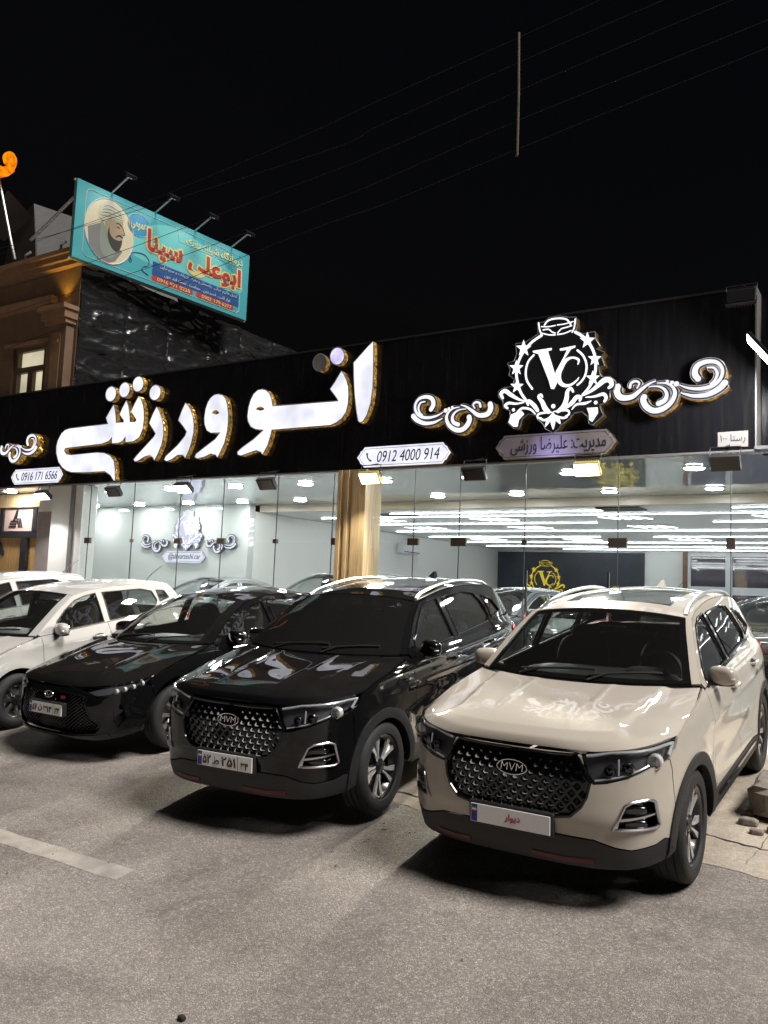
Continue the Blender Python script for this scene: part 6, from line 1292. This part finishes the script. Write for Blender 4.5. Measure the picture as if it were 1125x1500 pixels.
# black plastic sheeting on the side wall
def sheet():
    from mathutils import noise
    ys = np.arange(10.99, 21.2, .045); zs = np.arange(5.3, 8.52, .045); v = []; f = []; n = len(zs)
    for y in ys:
        for z in zs:
            p = Vector((y*.55+.15*z, z*1.9-y*.25, 3.1)); q = Vector((y*1.1+z*.5, z*5.2-y*.9, 1.7))
            r = 1-abs(noise.noise(p+Vector((0, 0, noise.noise(p*2)*.5)))*2); r2 = 1-abs(noise.noise(q+Vector((0, noise.noise(q*.7)*1.2, 0)))*2); r3 = 1-abs(noise.noise(q*Vector((1.9, 1.9, 1.9)) if False else q*1.9)*2)
            seam = sum(math.exp(-((y-s)/.05)**2) for s in (12.25, 13.5, 14.75, 16, 17.25, 18.5))
            v.append((-14.72+.065*r**4+.036*r2**6+.013*r3**5-.03*seam, y, z))
    for i in range(len(ys)-1):
        for j in range(n-1): f.append((i*n+j, (i+1)*n+j, (i+1)*n+j+1, i*n+j+1))
    return mesh('plastic_sheet', v, f, True)
def sheet_mat():
    m, nt, p, out = nodes_of('black_sheet'); N = nt.nodes.new; L = nt.links.new
    p.inputs['Base Color'].default_value = (.014, .014, .015, 1); p.inputs['Roughness'].default_value = .26; p.inputs['Specular IOR Level'].default_value = .6
    tc = N('ShaderNodeTexCoord'); mp = N('ShaderNodeMapping'); mp.inputs['Scale'].default_value = (1, .8, 2.6); mp.inputs['Rotation'].default_value = (math.radians(-14), 0, 0); L(tc.outputs['Object'], mp.inputs[0])
    n = N('ShaderNodeTexNoise'); n.noise_type = 'RIDGED_MULTIFRACTAL'; n.inputs['Scale'].default_value = 1.5; n.inputs['Detail'].default_value = 3; n.inputs['Distortion'].default_value = .8; L(mp.outputs[0], n.inputs['Vector'])
    b = N('ShaderNodeBump'); b.inputs['Strength'].default_value = .9; b.inputs['Distance'].default_value = .11; L(n.outputs['Fac'], b.inputs['Height']); L(b.outputs[0], p.inputs['Normal']); return m
tag(obj('plastic_sheet', sheet(), sheet_mat()), 'crinkled black plastic sheeting covering the side wall under the billboard', 'tarpaulin')

# ------------------------------------------------------------------ billboard
PL, PR = Vector((-14.5, 10.55, 0)), Vector((-13.98, 15.30, 0)); BZ0, BZ1 = 8.42, 10.09
bx = (PR-PL); BW = bx.length; byaw = math.atan2(bx.y, bx.x)
bb = thing('billboard', 'turquoise clinic billboard with portrait oval and red Persian lettering on the rooftop', 'billboard', ((PL.x+PR.x)/2, (PL.y+PR.y)/2, BZ0), (0, 0, byaw))
BH = BZ1-BZ0
def bill(name, base): return mat(name, tuple(c*.72 for c in base), .45, var=.06, vscale=2)
bill('bill_teal', (.07, .42, .47)); bill('bill_light', (.16, .60, .60)); bill('bill_blue', (.025, .09, .32)); bill('bill_cyan', (.03, .30, .55)); bill('bill_red', (.55, .05, .04)); bill('bill_yellow', (.80, .72, .30)); bill('bill_white', (.75, .78, .75)); bill('bill_cream', (.72, .66, .46)); bill('bill_skin', (.44, .34, .22)); bill('bill_grey', (.22, .23, .22)); bill('bill_turban', (.60, .60, .47)); bill('bill_dark', (.05, .05, .045)); bill('bill_robe', (.27, .33, .27))
obj('panel', MB().box(-BW/2, BW/2, -.01, .05, 0, BH).build('panel'), 'bill_teal', bb)
lay = [0]
def flat(name, poly, m, lvl, holes=()):
    V, T = triangulate(poly, holes); y = -.010-.0016*lvl
    return obj(name, mesh(name, [(p[0]-BW/2, y, p[1]) for p in V], [tuple(t) for t in T]), m, bb)
def line(name, pts, w, m, lvl, closed=False):
    P = [(p[0]-BW/2, -.010-.0016*lvl, p[1]) for p in pts]; return obj(name, MB().tube(P, w, 4, closed=closed).build(name), m, bb)
def rrect(x0, x1, z0, z1, r, n=5):
    o = []
    for cx_, cz_, a0 in ((x1-r, z1-r, 0), (x0+r, z1-r, 90), (x0+r, z0+r, 180), (x1-r, z0+r, 270)): o += [(cx_+r*math.cos(math.radians(a0+90*k/n)), cz_+r*math.sin(math.radians(a0+90*k/n))) for k in range(n+1)]
    return o
flat('light_field', catmull([(1.35, .55), (1.7, 1.25), (2.6, 1.55), (3.6, 1.3), (4.4, .95), (4.5, .62), (3, .5)], 6, True).tolist(), 'bill_light', 1)
line('border_line', rrect(.22, BW-.25, .10, BH-.12, .12), .007, 'bill_white', 2, True); line('band_line', [(2.55, BH-.12), (2.62, BH-.42), (BW-.3, BH-.42)], .006, 'bill_white', 2)
flat('portrait_oval', ell((.82, .82), .60, .70), 'bill_cream', 3); line('portrait_rim', ell((.82, .82), .60, .70), .012, 'bill_white', 4, True)
flat('portrait_robe', [(.36, .35), (.30, .75), (.62, .95), (.98, .62), (1.16, .48), (1.0, .22), (.82, .12), (.58, .18)], 'bill_grey', 4)
flat('portrait_scarf', catmull([(.62, 1.0), (.60, .55), (.70, .28), (.90, .26), (1.0, .45), (.9, .62), (.78, .75)], 5, True).tolist(), 'bill_robe', 5)
flat('portrait_face', catmull([(.70, 1.12), (.72, .85), (.82, .66), (.95, .58), (1.06, .62), (1.13, .80), (1.17, .92), (1.13, 1.05), (1.10, 1.18), (.9, 1.22)], 5, True).tolist(), 'bill_skin', 6)
flat('portrait_beard', catmull([(.80, .92), (.83, .78), (.93, .70), (1.06, .70), (1.13, .74), (1.12, .60), (1.05, .46), (.93, .46), (.82, .60), (.77, .76)], 5, True).tolist(), 'bill_dark', 7)
flat('portrait_turban', catmull([(.55, 1.05), (.55, 1.30), (.72, 1.46), (.95, 1.44), (1.12, 1.30), (1.15, 1.16), (.98, 1.12), (.80, 1.10), (.68, 1.0)], 6, True).tolist(), 'bill_turban', 7)
for k in range(4): line('turban_fold', catmull([(.58+.02*k, 1.10+.07*k), (.76, 1.14+.075*k), (.98, 1.16+.06*k), (1.12-.02*k, 1.17+.04*k)], 5).tolist(), .006, 'bill_robe', 8)
line('portrait_brow', catmull([(.96, 1.05), (1.03, 1.07), (1.10, 1.03)], 4).tolist(), .008, 'bill_dark', 8); line('portrait_eye', [(.98, .99), (1.06, .98)], .007, 'bill_dark', 8); line('portrait_mustache', catmull([(.98, .76), (1.06, .82), (1.14, .79)], 4).tolist(), .014, 'bill_dark', 8); line('portrait_nose', catmull([(1.12, 1.02), (1.16, .94), (1.19, .88), (1.13, .86)], 4).tolist(), .006, 'bill_grey', 8)
flat('portrait_ear', ell((.76, 1.0), .035, .06), 'bill_skin', 8)
flat('round_badge', ell((1.52, 1.22), .29, .25), 'bill_cyan', 3); line('badge_rim', ell((1.52, 1.22), .29, .25), .006, 'bill_white', 4, True)
line('stethoscope', catmull([(1.38, .42), (1.36, .52), (1.5, .60), (1.72, .62), (1.85, .52), (1.82, .40), (1.72, .35), (1.68, .26), (1.85, .20)], 6).tolist(), .011, 'bill_blue', 3); line('stethoscope_bell', ell((1.37, .38), .035, .035, 0, 12), .010, 'bill_blue', 3, True)
def btxt(s, x, z, w, h, m, lvl, bold=0.0, persian=True): return obj('lettering', text_mesh(shape(s) if persian else s, .2, bold, fit=(w, h), depth=.0006), m, bb, (x-BW/2, -.012-.0016*lvl, z))
btxt('عمومی', 1.52, 1.20, .40, .20, 'bill_yellow', 5, .004)
btxt('درمانگاه شبانه روزی', 3.68, 1.38, 1.75, .24, 'bill_yellow', 5, .005)
for s_, x_, z_, w_, h_ in (('سینا', 2.25, .95, .98, .62), ('ابوعلی', 3.72, .90, 1.62, .58)):
    for m_, lv, bo in (('bill_yellow', 5, .019), ('bill_red', 7, .007)): obj('lettering', text_mesh(shape(s_), .2, bo, fit=(w_, h_), depth=.0006, ref=.007), m_, bb, (x_-BW/2, -.012-.0016*lv, z_))
flat('blue_band', [(1.95, .42), (BW-.28, .42), (BW-.28, .56), (1.95, .56)], 'bill_blue', 3); flat('blue_band', [(1.95, .255), (BW-.28, .255), (BW-.28, .405), (1.95, .405)], 'bill_blue', 3)
btxt('کنترل علائم حیاتی . پانسمان و بخیه . تزریقات و سرم تراپی', 3.30, .49, 2.3, .10, 'bill_white', 5, .001); btxt('نوار قلب . فصدخون . حجامت . تست قند خون', 3.25, .33, 1.95, .10, 'bill_white', 5, .001)
flat('red_label', rrect(3.2, 4.35, .125, .245, .04), 'bill_red', 3); flat('red_label', rrect(1.95, 3.1, .125, .245, .04), 'bill_red', 3)
btxt('0902 179 6377', 3.82, .185, .92, .085, 'bill_yellow', 5, .001, False); btxt('0916 971 0228', 2.55, .185, .92, .085, 'bill_yellow', 5, .001, False)
emit('arm_glow', (.95, 1, .97), .5*K)
fr_ = MB()
for z in (.0, BH): fr_.box(-BW/2-.03, BW/2+.03, .055, .10, z-.03, z+.01)
for x in (-BW/2, -BW/4, 0, BW/4, BW/2-.04): fr_.box(x, x+.04, .056, .099, 0, BH-.032)
obj('steel_frame', fr_.build('steel_frame'), 'grey_metal', bb)
for k in range(4):
    x = -BW/2+BW*(.17+.235*k)
    a = obj('lamp_arm', MB().tube([(x, .05, BH), (x+.02, -.55, BH+.22)], .02, 8).build('lamp_arm'), 'satin_silver', bb)
    b = obj('arm_lamp', MB().box(-.13, .13, -.06, .06, -.04, .04, .01).build('arm_lamp'), 'flood_body', a, (x+.02, -.62, BH+.22), (math.radians(35), 0, 0))
    obj('arm_lamp_glass', MB().box(-.05, .05, -.02, .02, -.046, -.041).build('arm_lamp_glass'), 'arm_glow', b); b.data.materials[0] = MATS['flood_body']
    l = bpy.data.lights.new('billboard_lamp', 'SPOT'); l.energy = 9*K; l.color = (.92, 1, .97); l.spot_size = math.radians(120); l.spot_blend = .8; l.shadow_soft_size = .08
    lo = bpy.data.objects.new('billboard_lamp', l); link(lo, a); lo.location = (x+.02, -.66, BH+.15); lo.rotation_euler = (math.radians(40), 0, 0)
# brace, rooftop box and orange letter sign
p, q = at(113, 285, 1, 10.7), at(45, 352, 1, 10.7); tag(obj('brace_pole', MB().tube([p, q], .035, 8).build('brace_pole'), 'grey_metal'), 'grey steel brace pole leaning against the left end of the billboard', 'pole')
def prism(name, pts, y0, y1):
    n = len(pts); return mesh(name, [(p[0], y0, p[1]) for p in pts]+[(p[0], y1, p[1]) for p in pts], [tuple(range(n))]+[tuple(range(2*n-1, n-1, -1))]+[(i, n+i, n+(i+1) % n, (i+1) % n) for i in range(n)])
mat('sheet_metal', (.022, .021, .020), .6, .0, var=.35, vscale=3, bump=.2, bscale=8)
rs = thing('rooftop_shed', 'grey sheet-metal rooftop shed behind the parapet of the stone building', 'shed', (-17.7, 12.2, 8.73))
wmesh('shed_front', prism('shed_front', [(-19.3, 8.72), (-18.9, 10.5), (-18.1, 10.95), (-17.7, 8.72)], 12.0, 12.06), 'sheet_metal', rs); wmesh('shed_side', mesh('shed_side', [(-17.72, 12.0, 8.72), (-18.1, 12.0, 10.95), (-17.2, 15.5, 10.95), (-16.4, 15.5, 8.72)], [(0, 1, 2, 3)]), 'sheet_metal', rs)
wmesh('awning', mesh('awning', [(-19.4, 11.5, 10.45), (-18.1, 11.3, 10.98), (-18.1, 12.0, 10.6), (-19.2, 12.0, 10.2)], [(0, 1, 2, 3)]), 'sheet_metal', rs)
for u, v in ((88, 378), (36, 397)):
    p = at(u, v, 1, 10.9); tag(obj('parapet_fitting', MB().tube([(p.x, 10.9, 8.723), (p.x, 10.9, 8.95), (p.x+.16, 10.9, 8.99)], .03, 8).build('parapet_fitting'), 'satin_silver'), 'small bent metal pipe on the parapet %s' % ('near the billboard' if u > 50 else 'at the left picture edge'), 'pipe')
emit('orange_neon', (1.0, .26, .004), .62*K, .35, 9); ns2 = thing('orange_neon_sign', 'glowing orange letter sign on a pole cut off at the left edge', 'sign', (-16.6, 10.5, 8.73))
oc = lambda a, b: (lambda p: (p.x, 10.5, p.z))(at(a, b, 1, 10.5))
wmesh('neon_letter', MB().tube([oc(*p) for p in catmull([(-14, 236), (-4, 246), (6, 250), (15, 246), (19, 236), (16, 228), (10, 230), (11, 238)], 5)], .085, 10).tube([oc(*p) for p in ((-14, 252), (-2, 257), (10, 254), (18, 248))], .06, 8).tube([oc(*p) for p in ((-6, 228), (-4, 238))], .05, 8).build('neon_letter'), 'orange_neon', ns2)
wmesh('sign_pole', MB().tube([oc(-2, 258), oc(16, 352), (oc(16, 352)[0]+.05, 10.6, 8.73)], .03, 8).build('sign_pole'), 'grey_metal', ns2)

# ------------------------------------------------------------------ overhead wires
mat('wire_black', (.010, .010, .010), .9, spec=.2); mat('bamboo', (.09, .065, .04), .7, var=.3, vscale=8)
WR = [[(-60, 378), (110, 335), (460, 227), (560, 182), (757, 93), (972, 0), (1160, -80)], [(-60, 440), (127, 386), (460, 261), (560, 221), (760, 133), (1000, 30), (1160, -35)], [(-60, 480), (200, 398), (460, 304), (560, 264), (760, 176), (1000, 80), (1160, 15)], [(-40, 530), (200, 438), (460, 335), (560, 300), (757, 219), (911, 156), (1125, 70), (1180, 45)], [(0, 372), (208, 298), (433, 204), (560, 145), (760, 55), (900, -10)]]
for i, w in enumerate(WR):
    P = catmull([tuple(at(u, v, 1, 9.0)) for u, v in w], 6)
    tag(obj('overhead_wire', MB().tube(P.tolist(), .0042, 5).build('overhead_wire'), 'wire_black'), ['second overhead wire from the top crossing the night sky', 'third overhead wire from the top crossing the night sky', 'fourth overhead wire from the top crossing the night sky', 'lowest overhead wire crossing the night sky', 'topmost overhead wire crossing the night sky'][i], 'wire', 'overhead wires')
p, q = at(760, 48, 1, 8.985), at(757.5, 228, 1, 8.985); r = (p+q)/2+Vector((.008, 0, 0))
tag(obj('spreader_stick', MB().tube([p, r, q], .017, 8).build('spreader_stick'), 'bamboo'), 'vertical wooden spreader stick hanging on the overhead wires', 'stick')
# ------------------------------------------------------------------ more cars
place_car(HATCH, 'parked_car', 'white hatchback at the far left, cut off by the picture edge', -12.35, 6.0, 0, 'paint_white', 'clear_glass', 'dark_glass', group='cars parked in front of the showroom', simple=True)
inside = 'cars for sale inside the showroom'
place_car(SUV, 'showroom_car', 'white SUV inside the showroom just left of the timber pillar', -10.4, 11.4, 22, 'paint_silver', 'clear_glass', 'clear_glass', group=inside, z=FLOOR_Z, flat=True, simple=True)
place_car(SEDAN, 'showroom_car', 'silver sedan inside the showroom under the emblem wall', -13.2, 11.2, 10, 'paint_silver', 'clear_glass', 'clear_glass', group=inside, z=FLOOR_Z, flat=True, simple=True)
place_car(SEDAN, 'showroom_car', 'grey sedan inside the showroom between the two SUVs', -6.6, 11.5, 16, 'paint_grey', 'clear_glass', 'clear_glass', group=inside, z=FLOOR_Z, flat=True, simple=True)
place_car(SEDAN, 'showroom_car', 'dark sedan inside the showroom at the right picture edge', -1.9, 11.2, 8, 'paint_black', 'clear_glass', 'clear_glass', group=inside, z=FLOOR_Z, flat=True, simple=True)
place_car(HATCH, 'showroom_car', 'white hatchback inside the showroom hidden behind the beige SUV', -4.2, 11.4, 10, 'paint_white', 'clear_glass', 'clear_glass', group=inside, z=FLOOR_Z, flat=True, simple=True)
